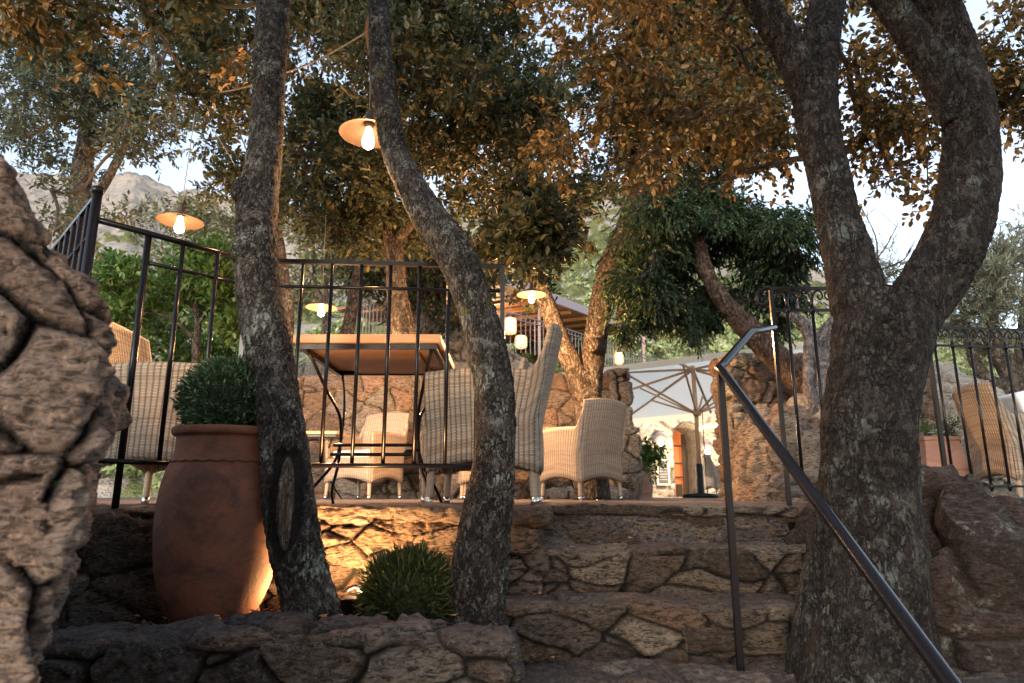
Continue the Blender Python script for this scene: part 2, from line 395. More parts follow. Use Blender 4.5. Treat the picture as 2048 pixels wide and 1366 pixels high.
def mat_leaf(name, a, b_, c_=None, trans=0.35, rough=0.45):
    m, n, b, o = newmat(name); g = G(n)
    at = g.node('ShaderNodeAttribute', attribute_name='col'); sp = g.node('ShaderNodeSeparateColor'); n.links.new(at.outputs['Color'], sp.inputs[0])
    c = g.mix(sp.outputs[0], a, b_)
    if c_: c = g.mix(g.mapr(sp.outputs[1], 0.78, 0.86), c, c_)
    n.links.new(c, b.inputs['Base Color']); b.inputs['Roughness'].default_value = rough; b.inputs['Specular IOR Level'].default_value = 0.35
    t = g.node('ShaderNodeBsdfTranslucent'); n.links.new(g.mix(0.5, c, g.mix(1.0, c, (1.0, 1.0, 0.5), 'MULTIPLY')), t.inputs[0])
    ms = g.node('ShaderNodeMixShader'); ms.inputs[0].default_value = trans
    n.links.new(b.outputs[0], ms.inputs[1]); n.links.new(t.outputs[0], ms.inputs[2]); n.links.new(ms.outputs[0], o.inputs[0]); return m
L_oak = mat_leaf('holm_oak_leaf', (0.022, 0.034, 0.018), (0.06, 0.075, 0.038), (0.12, 0.10, 0.04))
L_teal = mat_leaf('grey_green_leaf', (0.035, 0.055, 0.042), (0.10, 0.13, 0.10), (0.13, 0.12, 0.06))
L_gold = mat_leaf('rusty_leaf', (0.05, 0.045, 0.016), (0.20, 0.125, 0.04), (0.44, 0.28, 0.11), trans=0.35)
L_shrub = mat_leaf('laurel_leaf', (0.04, 0.09, 0.018), (0.10, 0.19, 0.045), (0.18, 0.25, 0.09))
L_jun = mat_leaf('juniper_leaf', (0.008, 0.02, 0.010), (0.03, 0.065, 0.026), (0.07, 0.10, 0.035), trans=0.1)
L_olive = mat_leaf('olive_leaf', (0.12, 0.13, 0.085), (0.24, 0.26, 0.19), (0.32, 0.33, 0.27))
L_box = mat_leaf('clipped_ball_leaf', (0.02, 0.05, 0.022), (0.07, 0.12, 0.055), (0.16, 0.24, 0.13), trans=0.2)
L_bush = mat_leaf('low_bush_leaf', (0.018, 0.03, 0.010), (0.055, 0.075, 0.022), (0.13, 0.13, 0.04), trans=0.2)
L_maq = mat_leaf('maquis_leaf', (0.12, 0.17, 0.06), (0.26, 0.31, 0.14), (0.36, 0.38, 0.24), trans=0.2, rough=0.8)
L_hedge = mat_leaf('distant_tree_leaf', (0.09, 0.10, 0.045), (0.2, 0.2, 0.1), (0.28, 0.25, 0.14), trans=0.3)
L_dead = mat_leaf('fallen_leaf', (0.10, 0.05, 0.02), (0.28, 0.15, 0.06), (0.4, 0.26, 0.12), trans=0.1)

def mat_simple(name, c, rough=0.5, metal=0.0, spec=0.5, noise=0.0, nsc=20, bump=0.0, c2=None, aniso=(1, 1, 1)):
    m, n, b, o = newmat(name); g = G(n)
    b.inputs['Roughness'].default_value = rough; b.inputs['Metallic'].default_value = metal; b.inputs['Specular IOR Level'].default_value = spec
    tc = g.node('ShaderNodeTexCoord').outputs['Object']; f = g.noise(g.scalev(tc, aniso), nsc, 5, 0.65, 0.3)
    c2 = c2 or tuple(x * 0.6 for x in c)
    n.links.new(g.mix(g.mapr(f, 0.35, 0.7, 0, max(noise, 0.05)), c, c2), b.inputs['Base Color'])
    if bump: n.links.new(g.bump(f, 0.7, bump), b.inputs['Normal'])
    return m
BLACK = mat_simple('black_painted_iron', (0.010, 0.009, 0.011), 0.22, 0.0, 0.22, 0.5, 60, 0.0004)
GREYM = mat_simple('grey_painted_steel', (0.16, 0.13, 0.14), 0.45, 0.0, 0.5, 0.3)
CHROME = mat_simple('brushed_metal', (0.6, 0.58, 0.55), 0.25, 1.0)
COPPER = mat_simple('copper_shade', (0.085, 0.058, 0.042), 0.5, 0.2, 0.5, 0.4, 12)
CORD = mat_simple('cord', (0.25, 0.22, 0.2), 0.7)
CREAM = mat_simple('cream_cushion', (0.68, 0.62, 0.54), 0.9, noise=0.2, bump=0.002)
WHITEF = mat_simple('white_cushion', (0.8, 0.78, 0.78), 0.9)
DARKW = mat_simple('dark_wood', (0.05, 0.03, 0.02), 0.6, noise=0.5, nsc=6, aniso=(1, 8, 8))
SOIL = mat_simple('soil', (0.06, 0.04, 0.028), 0.95, noise=0.8, nsc=25, bump=0.02)
def mat_wood(name, a, b_, ax=(1, 14, 14)):
    m, n, b, o = newmat(name); g = G(n); tc = g.node('ShaderNodeTexCoord').outputs['Object']
    f = g.noise(g.scalev(tc, ax), 5, 6, 0.65, 0.6); n.links.new(g.mix(g.mapr(f, 0.3, 0.7), a, b_), b.inputs['Base Color'])
    b.inputs['Roughness'].default_value = 0.5; n.links.new(g.bump(f, 0.3, 0.002), b.inputs['Normal']); return m
TEAK = mat_wood('teak', (0.56, 0.34, 0.18), (0.42, 0.23, 0.11))
TEAKB = mat_wood('brown_teak', (0.34, 0.18, 0.085), (0.25, 0.125, 0.06))
POLE = mat_wood('umbrella_wood', (0.55, 0.34, 0.2), (0.42, 0.24, 0.13), (14, 14, 1))
ROOFU = mat_wood('roof_boards', (0.30, 0.15, 0.08), (0.16, 0.08, 0.045), (3, 14, 3))
def mat_canvas():
    m, n, b, o = newmat('canvas'); b.inputs['Base Color'].default_value = (.88, .84, .72, 1); b.inputs['Roughness'].default_value = 0.9
    t = n.nodes.new('ShaderNodeBsdfTranslucent'); t.inputs[0].default_value = (.92, .87, .74, 1); ms = n.nodes.new('ShaderNodeMixShader'); ms.inputs[0].default_value = 0.8
    n.links.new(b.outputs[0], ms.inputs[1]); n.links.new(t.outputs[0], ms.inputs[2]); n.links.new(ms.outputs[0], o.inputs[0]); return m
FABRIC = mat_canvas()
def mat_terra(name, a, b_, d):
    m, n, b, o = newmat(name); g = G(n); tc = g.node('ShaderNodeTexCoord').outputs['Object']
    f = g.noise(tc, 5, 6, 0.65, 0.8); f2 = g.noise(g.scalev(tc, (1, 1, 1.4)), 7, 8, 0.72, 0.6); f3 = g.noise(tc, 120, 4, 0.6)
    c = g.mix(g.mapr(f, 0.3, 0.7), a, b_); c = g.mix(g.mapr(f2, 0.46, 0.62, 0, 0.85), c, d); c = g.mix(g.mapr(f3, 0.35, 0.65, 0, 0.3), c, tuple(x * 0.5 for x in a))
    n.links.new(c, b.inputs['Base Color']); b.inputs['Roughness'].default_value = 0.85; n.links.new(g.bump(g.math('ADD', f2, g.math('MULTIPLY', f3, 0.4)), 0.6, 0.006), b.inputs['Normal']); return m
TERRA = mat_terra('terracotta', (0.22, 0.078, 0.04), (0.12, 0.043, 0.026), (0.045, 0.024, 0.017))
TERRA2 = mat_terra('pale_terracotta', (0.42, 0.24, 0.18), (0.36, 0.19, 0.14), (0.28, 0.15, 0.11))

def mat_wicker(name, hi, lo, gapc, k=1.0):
    m, n, b, o = newmat(name); g = G(n)
    uv = g.node('ShaderNodeUVMap').outputs[0]; sp = g.node('ShaderNodeSeparateXYZ'); n.links.new(uv, sp.inputs[0])
    wob = g.math('MULTIPLY', g.math('SUBTRACT', g.noise(uv, 7, 2), 0.5), 0.012)
    x = g.math('DIVIDE', sp.outputs[0], 0.024 * k); y = g.math('DIVIDE', g.math('ADD', sp.outputs[1], wob), 0.0070 * k)
    cx = g.math('FLOOR', x); cy = g.math('FLOOR', y); fx = g.math('FRACT', x); fy = g.math('FRACT', y)
    par = g.math('MODULO', g.math('ABSOLUTE', g.math('ADD', cx, cy)), 2.0)
    sx = g.math('SINE', g.math('MULTIPLY', fx, math.pi)); sy = g.math('SINE', g.math('MULTIPLY', fy, math.pi))
    over = g.math('MULTIPLY', sx, par)
    hgt = g.math('MULTIPLY', g.math('ADD', 0.3, g.math('MULTIPLY', sy, 0.7)), g.math('ADD', 0.22, g.math('ADD', g.math('MULTIPLY', over, 0.33), g.math('MULTIPLY', sx, 0.45))))
    wn = g.node('ShaderNodeTexWhiteNoise', noise_dimensions='2D'); cv = g.node('ShaderNodeCombineXYZ')
    n.links.new(cy, cv.inputs[0]); n.links.new(g.math('FLOOR', g.math('MULTIPLY', x, 0.11)), cv.inputs[1]); n.links.new(cv.outputs[0], wn.inputs['Vector'])
    band = g.noise(g.scalev(uv, (0.8, 14, 1)), 2.2, 3, 0.6)
    c = g.mix(g.mapr(g.math('ADD', g.math('MULTIPLY', wn.outputs['Value'], 0.45), g.math('MULTIPLY', band, 0.6)), 0.35, 0.95), hi, lo)
    c = g.mix(g.mapr(hgt, 0.14, 0.55, 1, 0), c, gapc)
    n.links.new(c, b.inputs['Base Color']); b.inputs['Roughness'].default_value = 0.6; b.inputs['Specular IOR Level'].default_value = 0.3
    n.links.new(g.bump(hgt, 1.0, 0.004), b.inputs['Normal']); return m
WICK = mat_wicker('wicker', (0.46, 0.39, 0.31), (0.2, 0.15, 0.11), (0.05, 0.036, 0.026), 1.05)
WICKW = mat_wicker('honey_wicker', (0.40, 0.335, 0.265), (0.22, 0.17, 0.125), (0.12, 0.09, 0.065), 1.15)
def mat_emit(name, c, s):
    m, n, b, o = newmat(name); b.inputs['Base Color'].default_value = (*c, 1); b.inputs['Emission Color'].default_value = (*c, 1); b.inputs['Emission Strength'].default_value = s; return m
BULB = mat_emit('lit_bulb', (1.0, 0.62, 0.32), 14)
LANT = mat_emit('lit_lantern_paper', (1.0, 0.60, 0.30), 0.26)
GLOWIN = mat_emit('warm_lit_interior', (0.75, 0.20, 0.05), 0.16)
def light(name, loc, power, col=(1.0, 0.55, 0.25), r=0.03, kind='POINT', target=None, angle=150, parent=None):
    l = bpy.data.lights.new(name, kind); l.energy = power; l.color = col; l.shadow_soft_size = r
    o = bpy.data.objects.new(name, l); LINK(o); o.location = loc
    if kind == 'SPOT':
        l.spot_size = R(angle); l.spot_blend = 0.6; o.rotation_euler = (Vector(target) - Vector(loc)).to_track_quat('-Z', 'Y').to_euler()
    if parent is not None:
        o.parent = parent; o.matrix_parent_inverse = Matrix.Translation(parent.location).inverted()
    return o

# ================================================================== SETTING
# ground sheet to the horizon
gm = mat_simple('dry_ground', (0.16, 0.12, 0.085), 0.95, noise=0.8, nsc=3, bump=0.03)
g_ = MB(); g_.box((-900, -60, -1.6), (900, 1500, -1.12)); tag(g_.build('ground', gm, None, False), kind='structure')

# terrain rising behind the terrace, up to the rocky ridge
def hill():
    skx = [-1500, -300, 0, 100, 200, 270, 330, 390, 470, 600, 1000, 1100, 1200, 1300, 1450, 1560, 1650, 1750, 1900, 2048, 2500, 3500]
    sky_ = [330, 360, 350, 362, 368, 358, 382, 392, 400, 420, 440, 420, 398, 400, 450, 540, 556, 600, 650, 690, 760, 800]
    D = [500, 420, 300, 300, 300, 300, 300, 280, 260, 240, 190, 170, 160, 160, 160, 200, 200, 180, 160, 150, 150, 150]
    st = [14, 14, 14, 14, 14, 14, 14, 14, 14, 14, 15.5, 18, 24, 26, 26, 26, 26, 24, 22, 20, 20, 20]
    px = np.concatenate([np.linspace(-1500, -60, 40), np.linspace(-50, 2100, 560), np.linspace(2110, 3500, 40)])
    nt_ = 260; t = np.linspace(0, 1, nt_)
    sy = np.interp(px, skx, sky_); d1 = np.interp(px, skx, D); d0 = np.interp(px, skx, st)
    PX, T = np.meshgrid(px, t, indexing='ij')
    d0 = d0[:, None]; d1 = d1[:, None]
    Y = d0 * (d1 / d0) ** T
    b = (683 - sy) / 1365; dy = _c - b * _s; dz = _s + b * _c; e = (dz / dy)[:, None]; sl = ((px - 1024) / 1365 / dy)[:, None]
    f = ((Y - d0) / (d1 - d0)) ** 0.36
    Z = EYE + Y * e * f - 0.4 * (1 - f) * 2
    X = Y * sl
    # ridge falls away behind the skyline
    Pn = np.stack([X.ravel(), Y.ravel(), Z.ravel()], 1)
    far = (Y / d1).ravel()
    q = Pn.copy()
    rk = fbm(q / np.array([26, 26, 26.]), 6, 5, 0.6) * 0.9 + (1 - 2 * np.abs(fbm(q / 17., 5, 15, 0.6))) * 0.6
    amp = np.interp(far, [0, 0.1, 0.5, 1.0], [0.15, 0.6, 3.0, 5.5])
    Pn[:, 2] += rk * amp
    bd, ia, ib = voro(q / np.interp(Y.ravel(), [14, 40, 300], [2.0, 2.6, 4.5])[:, None], 77, 0.75)
    veg = fbm(q / 30, 3, 31) * 0.8 + np.interp(PX.ravel(), [0, 500, 900, 1100, 1400, 2048], [-0.5, -0.35, 0.1, 0.25, 0.35, 0.3]) - np.interp(far, [0.0, 0.45, 1], [-0.6, 0, 0.55])
    bush = ((ia - 0.45 + veg) > 0).astype(float) * np.clip(bd / 0.3, 0, 1)
    Pn[:, 2] += bush * np.interp(Y.ravel(), [14, 100], [0.6, 1.6]) * np.clip(bd, 0, .5) * 2
    n0, n1 = PX.shape
    ex = Pn.reshape(n0, n1, 3)[:, -1].copy(); ex[:, 1] *= 1.25; ex[:, 2] -= 60
    V = np.concatenate([Pn, ex]); idx = np.arange(n0 * n1).reshape(n0, n1); idx = np.concatenate([idx, (n0 * n1 + np.arange(n0))[:, None]], 1)
    F = np.stack([idx[:-1, :-1], idx[1:, :-1], idx[1:, 1:], idx[:-1, 1:]], -1).reshape(-1, 4)
    col = np.stack([ia, bush, np.clip(far, 0, 1)], 1); col = np.concatenate([col, np.zeros((n0, 3))])
    m, n, bb, o = newmat('hillside'); g = G(n)
    at = g.node('ShaderNodeAttribute', attribute_name='col'); sp = g.node('ShaderNodeSeparateColor'); n.links.new(at.outputs['Color'], sp.inputs[0])
    tc = g.node('ShaderNodeTexCoord').outputs['Object']
    n1_ = g.noise(tc, 0.25, 8, 0.7); n2_ = g.noise(tc, 1.6, 5, 0.7)
    rockc = g.mix(g.mapr(n1_, 0.35, 0.65), (0.34, 0.31, 0.28), (0.19, 0.175, 0.16)); rockc = g.mix(g.mapr(n2_, 0.5, 0.7, 0, .6), rockc, (0.46, 0.38, 0.32))
    gr = g.mix(sp.outputs[0], (0.09, 0.11, 0.045), (0.2, 0.21, 0.10)); gr = g.mix(g.mapr(n2_, 0.35, 0.6), gr, (0.07, 0.085, 0.035))
    n.links.new(g.mix(g.mapr(sp.outputs[1], 0.05, 0.3), rockc, gr), bb.inputs['Base Color']); bb.inputs['Roughness'].default_value = 1
    bb.inputs['Specular IOR Level'].default_value = 0.1
    n.links.new(g.bump(g.math('ADD', n1_, g.math('MULTIPLY', n2_, 0.5)), 0.8, 1.2), bb.inputs['Normal'])
    tag(mesh_obj('hill', V, F, m, None, True, col=col), kind='structure')
    return X, Y, Pn.reshape(n0, n1, 3), px
_, _, HP, Hpx = hill()

# terrace paving
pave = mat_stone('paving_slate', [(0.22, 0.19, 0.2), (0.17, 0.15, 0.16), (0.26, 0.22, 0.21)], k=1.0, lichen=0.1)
t1 = stonework('terrace_paving', (-7, 3.36, -1.0), (2.3, 22, 0.0), pave, cell=(0.5, 0.45, 0.3), r=0.02, res=0.09, depth=0.004, rough=0.004, seed=4, gap=0.05)
tag(t1, kind='structure')

# ------------------------------------------------------------------ steps, kerbs, retaining walls
def thing_mesh(o, label, cat, group=None): return tag(o, label, cat, group)
steps = empty('stone_steps', (0.75, 2.7, -0.54), 'rough stone steps climbing from the bottom of the picture to the terrace edge', 'steps')
def wob(seed, a=0.03):
    def f(V):
        V = V.copy(); n = fbm(V * np.array([2.2, 2.2, 2.2]) + seed, 2, seed); V[:, 1] += n * a * .8; 
        V[:, 2] += fbm(V[:, [0, 1, 0]] * 2.5 + seed * 3, 2, seed + 2) * a * 0.7; return V
    return f
lv = [0.0, -0.18, -0.36, -0.54, -0.72]
yf = [3.36, 3.06, 2.70, 2.30, 1.9]
stonework('top_step', (0.02, 3.36, -0.44), (1.75, 3.80, -0.045), S_step, (0.24, 0.3, 0.12), 0.02, 0.0065, 0.035, 0.022, 11, wob(1, .02), steps, world=True, gap=0.12)
stonework('coping', (0.10, 3.31, -0.045), (1.8, 3.78, 0.006), S_step, (0.5, 0.5, 0.6), 0.018, 0.009, 0.012, 0.012, 12, wob(1, .02), steps, world=True, gap=0.06)
for k in (1, 2, 3, 4):
    x0 = [0, 0.02, -0.03, 0.03, 0.0][k]
    stonework('step', (x0, yf[k], lv[k] - 0.34), (1.85, yf[k] + 0.62, lv[k]), S_step, (0.25, 0.3, 0.125), 0.03, 0.0065, 0.03, 0.03, 20 + k, wob(k + 2, .035), steps, world=True, gap=0.13, warp=0.3)

# retaining wall of the left terrace (lit by the spotlight)
def lw(V):
    V = wob(9, .03)(V); return V
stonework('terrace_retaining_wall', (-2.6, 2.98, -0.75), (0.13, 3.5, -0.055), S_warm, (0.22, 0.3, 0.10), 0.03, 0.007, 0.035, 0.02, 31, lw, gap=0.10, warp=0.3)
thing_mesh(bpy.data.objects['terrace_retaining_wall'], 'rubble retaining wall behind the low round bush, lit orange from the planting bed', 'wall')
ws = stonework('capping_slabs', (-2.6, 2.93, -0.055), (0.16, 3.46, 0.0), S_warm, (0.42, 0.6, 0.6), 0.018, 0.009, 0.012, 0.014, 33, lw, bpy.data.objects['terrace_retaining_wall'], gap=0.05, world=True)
# kerb wall in front
def kerb(V):
    V = wob(15, .05)(V); return V
stonework('planter_kerb_wall', (-1.75, 2.0, -1.3), (0.02, 2.36, -0.345), S_dark, (0.24, 0.26, 0.13), 0.035, 0.006, 0.04, 0.022, 44, kerb, gap=0.15, warp=0.3, flat_top=0.6)
thing_mesh(bpy.data.objects['planter_kerb_wall'], 'low dark lichened kerb wall in front of the planting bed, left of the steps', 'wall')
bed = rbox((2.8, 0.9, 0.4), 0.03, 0.04); bv = bed[0] + np.array([-1.5, 2.62, -0.61]); bv[:, 2] += 0.025 * fbm(bv * 6, 3, 3) - 0.03
tag(mesh_obj('planting_bed', bv, bed[2], SOIL), kind='structure')

# foreground wall, out of focus
def fore(V):
    V = V.copy(); z = V[:, 2]
    zz = [-0.5, -0.33, -0.17, -0.05, 0.07, 0.15, 0.23, 0.30, 0.37, 0.43, 0.50, 0.56, 0.64]
    xr = [-0.67, -0.665, -0.645, -0.62, -0.605, -0.59, -0.583, -0.605, -0.64, -0.70, -0.765, -0.80, -0.87]
    r_ = np.interp(z, zz, xr); u = (V[:, 0] + 0.5) ; x_ = -1.7 + u * (r_ + 1.7); V[:, 0] = x_ * (1 + (V[:, 1] - 1.0) * 1.06); return V
stonework('foreground_wall', (-0.5, 0.98, -0.75), (0.5, 1.75, 0.72), S_near, (0.17, 0.17, 0.14), 0.05, 0.006, 0.022, 0.022, 52, fore, gap=0.16, warp=0.35, lumps=0.025)
thing_mesh(bpy.data.objects['foreground_wall'], 'big blurred rough stone wall filling the left edge close to the camera', 'wall')

# back walls
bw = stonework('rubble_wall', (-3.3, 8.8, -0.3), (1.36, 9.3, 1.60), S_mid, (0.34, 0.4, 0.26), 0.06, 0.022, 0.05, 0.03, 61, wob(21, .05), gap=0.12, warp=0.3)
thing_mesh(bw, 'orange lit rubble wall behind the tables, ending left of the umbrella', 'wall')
def quoin(V):
    V = V.copy(); V[:, 0] += 0.06 * fbm(V * np.array([0.1, 0.1, 3.0]), 3, 5) + 0.07 * (V[:, 2] < 0.9); return V
stonework('pillar_stones', (1.26, 8.72, -0.3), (1.53, 9.35, 1.66), S_quoin, (0.5, 0.6, 0.30), 0.05, 0.018, 0.045, 0.03, 63, quoin, bw, gap=0.13, warp=0.25, world=True)
def curvew(V):
    V = V.copy(); x = V[:, 0]; z = V[:, 2]
    zt = np.interp(x, [-4.5, -2.5, -1.5, -0.9, 0.0, 0.6, 1.35, 2.2], [2.6, 2.85, 3.25, 3.05, 2.6, 2.25, 1.7, 1.3])
    V[:, 2] = -0.3 + (z + 0.3) * (zt + 0.3) / 3.3; V[:, 1] += 0.12 * (x + 0.8) ** 2; return V
pw = stonework('curved_wall', (-4.5, 12, -0.3), (2.2, 12.6, 3.0), S_pale, (0.45, 0.5, 0.38), 0.08, 0.035, 0.06, 0.03, 66, curvew, gap=0.14, warp=0.4)
thing_mesh(pw, 'pale curved stone wall rising behind the orange rubble wall under the upper railing', 'wall')
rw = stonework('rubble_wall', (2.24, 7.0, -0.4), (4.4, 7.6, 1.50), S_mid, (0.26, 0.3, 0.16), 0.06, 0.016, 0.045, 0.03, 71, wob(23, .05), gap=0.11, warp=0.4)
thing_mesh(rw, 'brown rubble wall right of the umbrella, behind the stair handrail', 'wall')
# right terrace edge
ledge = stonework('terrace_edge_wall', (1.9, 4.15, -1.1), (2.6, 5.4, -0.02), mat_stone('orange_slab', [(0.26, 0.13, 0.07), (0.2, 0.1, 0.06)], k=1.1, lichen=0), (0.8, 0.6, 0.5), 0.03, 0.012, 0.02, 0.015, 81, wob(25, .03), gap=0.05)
thing_mesh(ledge, 'orange brown stone block under the foot of the right railing', 'wall')
rr = stonework('terrace_edge_wall', (2.42, 3.75, -1.1), (4.6, 5.4, -0.01), S_brown, (0.3, 0.4, 0.22), 0.03, 0.012, 0.04, 0.03, 83, wob(27, .05), gap=0.09, warp=0.5)
thing_mesh(rr, 'rough stone terrace edge wall below the right hand wicker chair', 'wall')
lowb = stonework('low_stone_edging', (2.3, 6.1, -0.3), (6.5, 6.8, 0.10), S_pale, (0.25, 0.3, 0.16), 0.04, 0.02, 0.03, 0.02, 85, None, gap=0.1)
thing_mesh(lowb, 'low pale stone edging behind the legs of the right hand wicker chair', 'wall')
t2 = stonework('terrace_paving', (2.3, 4.4, -1.0), (9, 22, -0.012), pave, cell=(0.5, 0.45, 0.3), r=0.02, res=0.12, depth=0.004, rough=0.004, seed=6, gap=0.05)
tag(t2, kind='structure')

# boulders
def R_(name, px, py, Y, size, mat, label, seed, **k):
    p = P(px, py, Y); o = rock(name, p, size, mat, seed, **k); return tag(o, label, 'boulder')
R_('boulder', 2010, 1290, 3.0, (1.45, 1.0, 1.05), S_red, 'large reddish boulder filling the bottom right corner beside the big tree', 5, res=0.009, rough=0.2, rot=0.30)
R_('boulder', 1900, 1110, 3.35, (0.62, 0.7, 0.30), S_red, 'flat topped slab of rock directly below the right railing post', 8, res=0.011, rough=0.14)
R_('boulder', 1555, 935, 5.7, (0.62, 0.7, 0.95), S_mid, 'brown rock with pale lichen spots standing between the handrail and the big tree', 12, res=0.02, rough=0.2)
R_('boulder', 1905, 880, 8.0, (1.7, 1.6, 1.5), S_pale, 'pale rocky outcrop behind the square terracotta planter', 14, res=0.03, rough=0.3, rot=0.4)
R_('boulder', 1655, 850, 6.4, (0.55, 0.5, 0.62), S_pale, 'pale rock under the driftwood stump beside the big tree', 16, res=0.02, rough=0.22)
for i, (px, w_) in enumerate([(1118, .18), (1152, .2), (1172, .26), (1215, .22), (1240, .16), (1095, .14)]):
    p = P(px, 996, 8.3 + 0.1 * (i % 3)); o = rock('garden_rock', (p.x, p.y, 0.06), (w_ * 1.3, w_, w_ * 0.8), S_pale, 30 + i, res=0.02, rough=0.2, cracks=False)
    tag(o, ['second', 'third', 'fourth', 'fifth', 'rightmost', 'leftmost'][i] + ' of the small rounded rocks on the floor behind the pale wicker chair legs', 'rock', 'rocks edging the bed at the foot of the rubble wall')

# ------------------------------------------------------------------ building with the arch
bl = empty('stone_building', (4.2, 18.5, 0), 'pale stone building with a tall arched doorway seen under the umbrella', 'building')
def archwall():
    x0, x1, z1 = 2.6, 8.2, 3.4; ax0, ax1, azs = 4.32, 5.12, 1.55; ac = (ax0 + ax1) / 2; ar = (ax1 - ax0) / 2
    res = 0.045; xs = np.arange(x0, x1 + 1e-6, res); zs = np.arange(-0.3, z1 + 1e-6, res)
    X, Z = np.meshgrid(xs, zs, indexing='ij')
    # pull grid vertices near the arch onto its outline
    inside = ((np.abs(X - ac) < ar) & (Z < azs)) | ((X - ac) ** 2 + (Z - azs) ** 2 < ar ** 2)
    V = np.stack([X.ravel(), np.zeros(X.size), Z.ravel()], 1)
    def snap(V, m):
        V = V.copy(); x, z = V[:, 0], V[:, 2]; up = z >= azs
        r = np.hypot(x - ac, z - azs); r[r < 1e-6] = 1
        nx = np.where(up, ac + (x - ac) / r * ar, ac + np.sign(x - ac) * ar); nz = np.where(up, azs + (z - azs) / r * ar, z)
        V[m, 0] = nx[m]; V[m, 2] = nz[m]; return V
    ins = inside; out = ~ins
    nb = np.zeros_like(ins); nb[1:] |= ins[:-1]; nb[:-1] |= ins[1:]; nb[:, 1:] |= ins[:, :-1]; nb[:, :-1] |= ins[:, 1:]
    edge = out & nb
    V = snap(V, edge.ravel())
    idx = np.arange(X.size).reshape(X.shape)
    f = np.stack([idx[:-1, :-1], idx[1:, :-1], idx[1:, 1:], idx[:-1, 1:]], -1).reshape(-1, 4)
    keepf = ~(ins.ravel()[f].any(1)); f = f[keepf]
    q = V * np.array([1 / 0.42, 1, 1 / 0.34]); q += 0.35 * wp3(V * 2, 3)
    # radiating arch stones
    rr_ = np.hypot(V[:, 0] - ac, V[:, 2] - azs); th = np.arctan2(V[:, 2] - azs, V[:, 0] - ac)
    m = (rr_ < ar + 0.55) & (V[:, 2] > azs)
    q[m] = np.stack([th[m] * 5.5, np.full(m.sum(), 7.), rr_[m] * 1.2], 1)
    bd, ia, ib = voro(q, 91, 0.85); j = np.clip(bd / 0.09, 0, 1)
    V[:, 1] = 18.5 - (0.06 * (j - 1) + 0.05 * (ib - .5) + 0.04 * fbm(V * 4, 4, 9))
    return V, f, np.stack([ia, 1 - j, ib], 1), (ac, ar, azs)
V, f, cl, (ac, ar, azs) = archwall()
mesh_obj('front_wall', V, f, S_pale, bl, True, col=cl, world=True)
mbx = MB(); mbx.box((2.6, 20.6, -0.3), (8.2, 22, 3.38)); mbx.box((2.6, 18.56, 3.3), (8.2, 20.6, 3.38)); mbx.box((2.6, 18.56, -.3), (2.68, 20.6, 3.3)); mbx.build('rear_volume', S_pale, bl, False, world=True)
# reveal
a = np.linspace(0, np.pi, 24); pts = [(ac - ar, -0.3)] + [(ac - ar, z) for z in np.linspace(0, azs, 12)] + [(ac - ar * math.cos(t), azs + ar * math.sin(t)) for t in a[1:-1]] + [(ac + ar, z) for z in np.linspace(azs, 0, 12)] + [(ac + ar, -0.3)]
pts = np.array(pts); dep = np.linspace(18.45, 20.3, 34)
RV = np.array([[(x, y, z) for y in dep] for x, z in pts]).reshape(-1, 3); ii = np.arange(len(RV)).reshape(len(pts), len(dep))
RF = np.stack([ii[:-1, :-1], ii[1:, :-1], ii[1:, 1:], ii[:-1, 1:]], -1).reshape(-1, 4); bd, ia, ib = voro(RV * np.array([3, 3.5, 4.5]), 95, .9)
RV[:, 0] += -np.sign(RV[:, 0] - ac) * 0.03 * (ib - .5)
mesh_obj('arch_reveal', RV, RF, S_pale, bl, True, col=np.stack([ia, 1 - np.clip(bd / .08, 0, 1), ib], 1), world=True)
dm = MB(); dm.box((ac - ar - .6, 20.5, -0.1), (ac + ar + .6, 20.54, azs + ar + .3)); dm.build('lit_room', GLOWIN, bl, False, world=True)
dr = MB(); dr.tube([(ac + ar * .72, 20.22, 0), (ac + ar * .72, 20.22, azs + ar * 0.6)], 0.05, 4); 
for z in (0.55, 1.45, 0.95): dr.tube([(ac - ar, 20.25, z), (ac + ar * .7, 20.25, z)], 0.03, 4)
dr.box((ac + ar * .1, 20.15, 0.0), (ac + ar * .5, 20.24, 0.35)); dr.box((ac + ar * .78, 20.2, 0), (ac + ar, 20.27, azs + ar))
dr.build('door', DARKW, bl, False, world=True)
def wall_lamp(px, py, label):
    p = P(px, py, 18.25); o = empty('wall_lamp', p, label, 'lamp', 'lamps on the arched building')
    MB().lathe([(0.02, 0.16), (0.10, 0.14), (0.17, 0.05), (0.19, -0.04), (0.18, -0.04), (0.1, 0.1)], p, 20).tube([p + Vector((0, 0, .14)), p + Vector((0, .2, .14))], 0.02).build('shade', GREYM, o, world=True)
    MB().lathe([(0.001, 0.0), (0.06, -0.03), (0.07, -0.09), (0.04, -0.14), (0.001, -0.16)], p, 16).build('bulb', mat_bulb2, o, world=True)
    light('glow', p + Vector((0, -0.9, -0.2)), 90, r=0.06, parent=o, col=(1, 0.7, 0.42))
mat_bulb2 = mat_emit('soft_bulb', (1.0, 0.75, 0.45), 10)
wall_lamp(1321, 880, 'grey shaded wall lamp left of the arched doorway'); wall_lamp(1414, 897, 'grey shaded wall lamp right of the arched doorway, beside the umbrella pole')
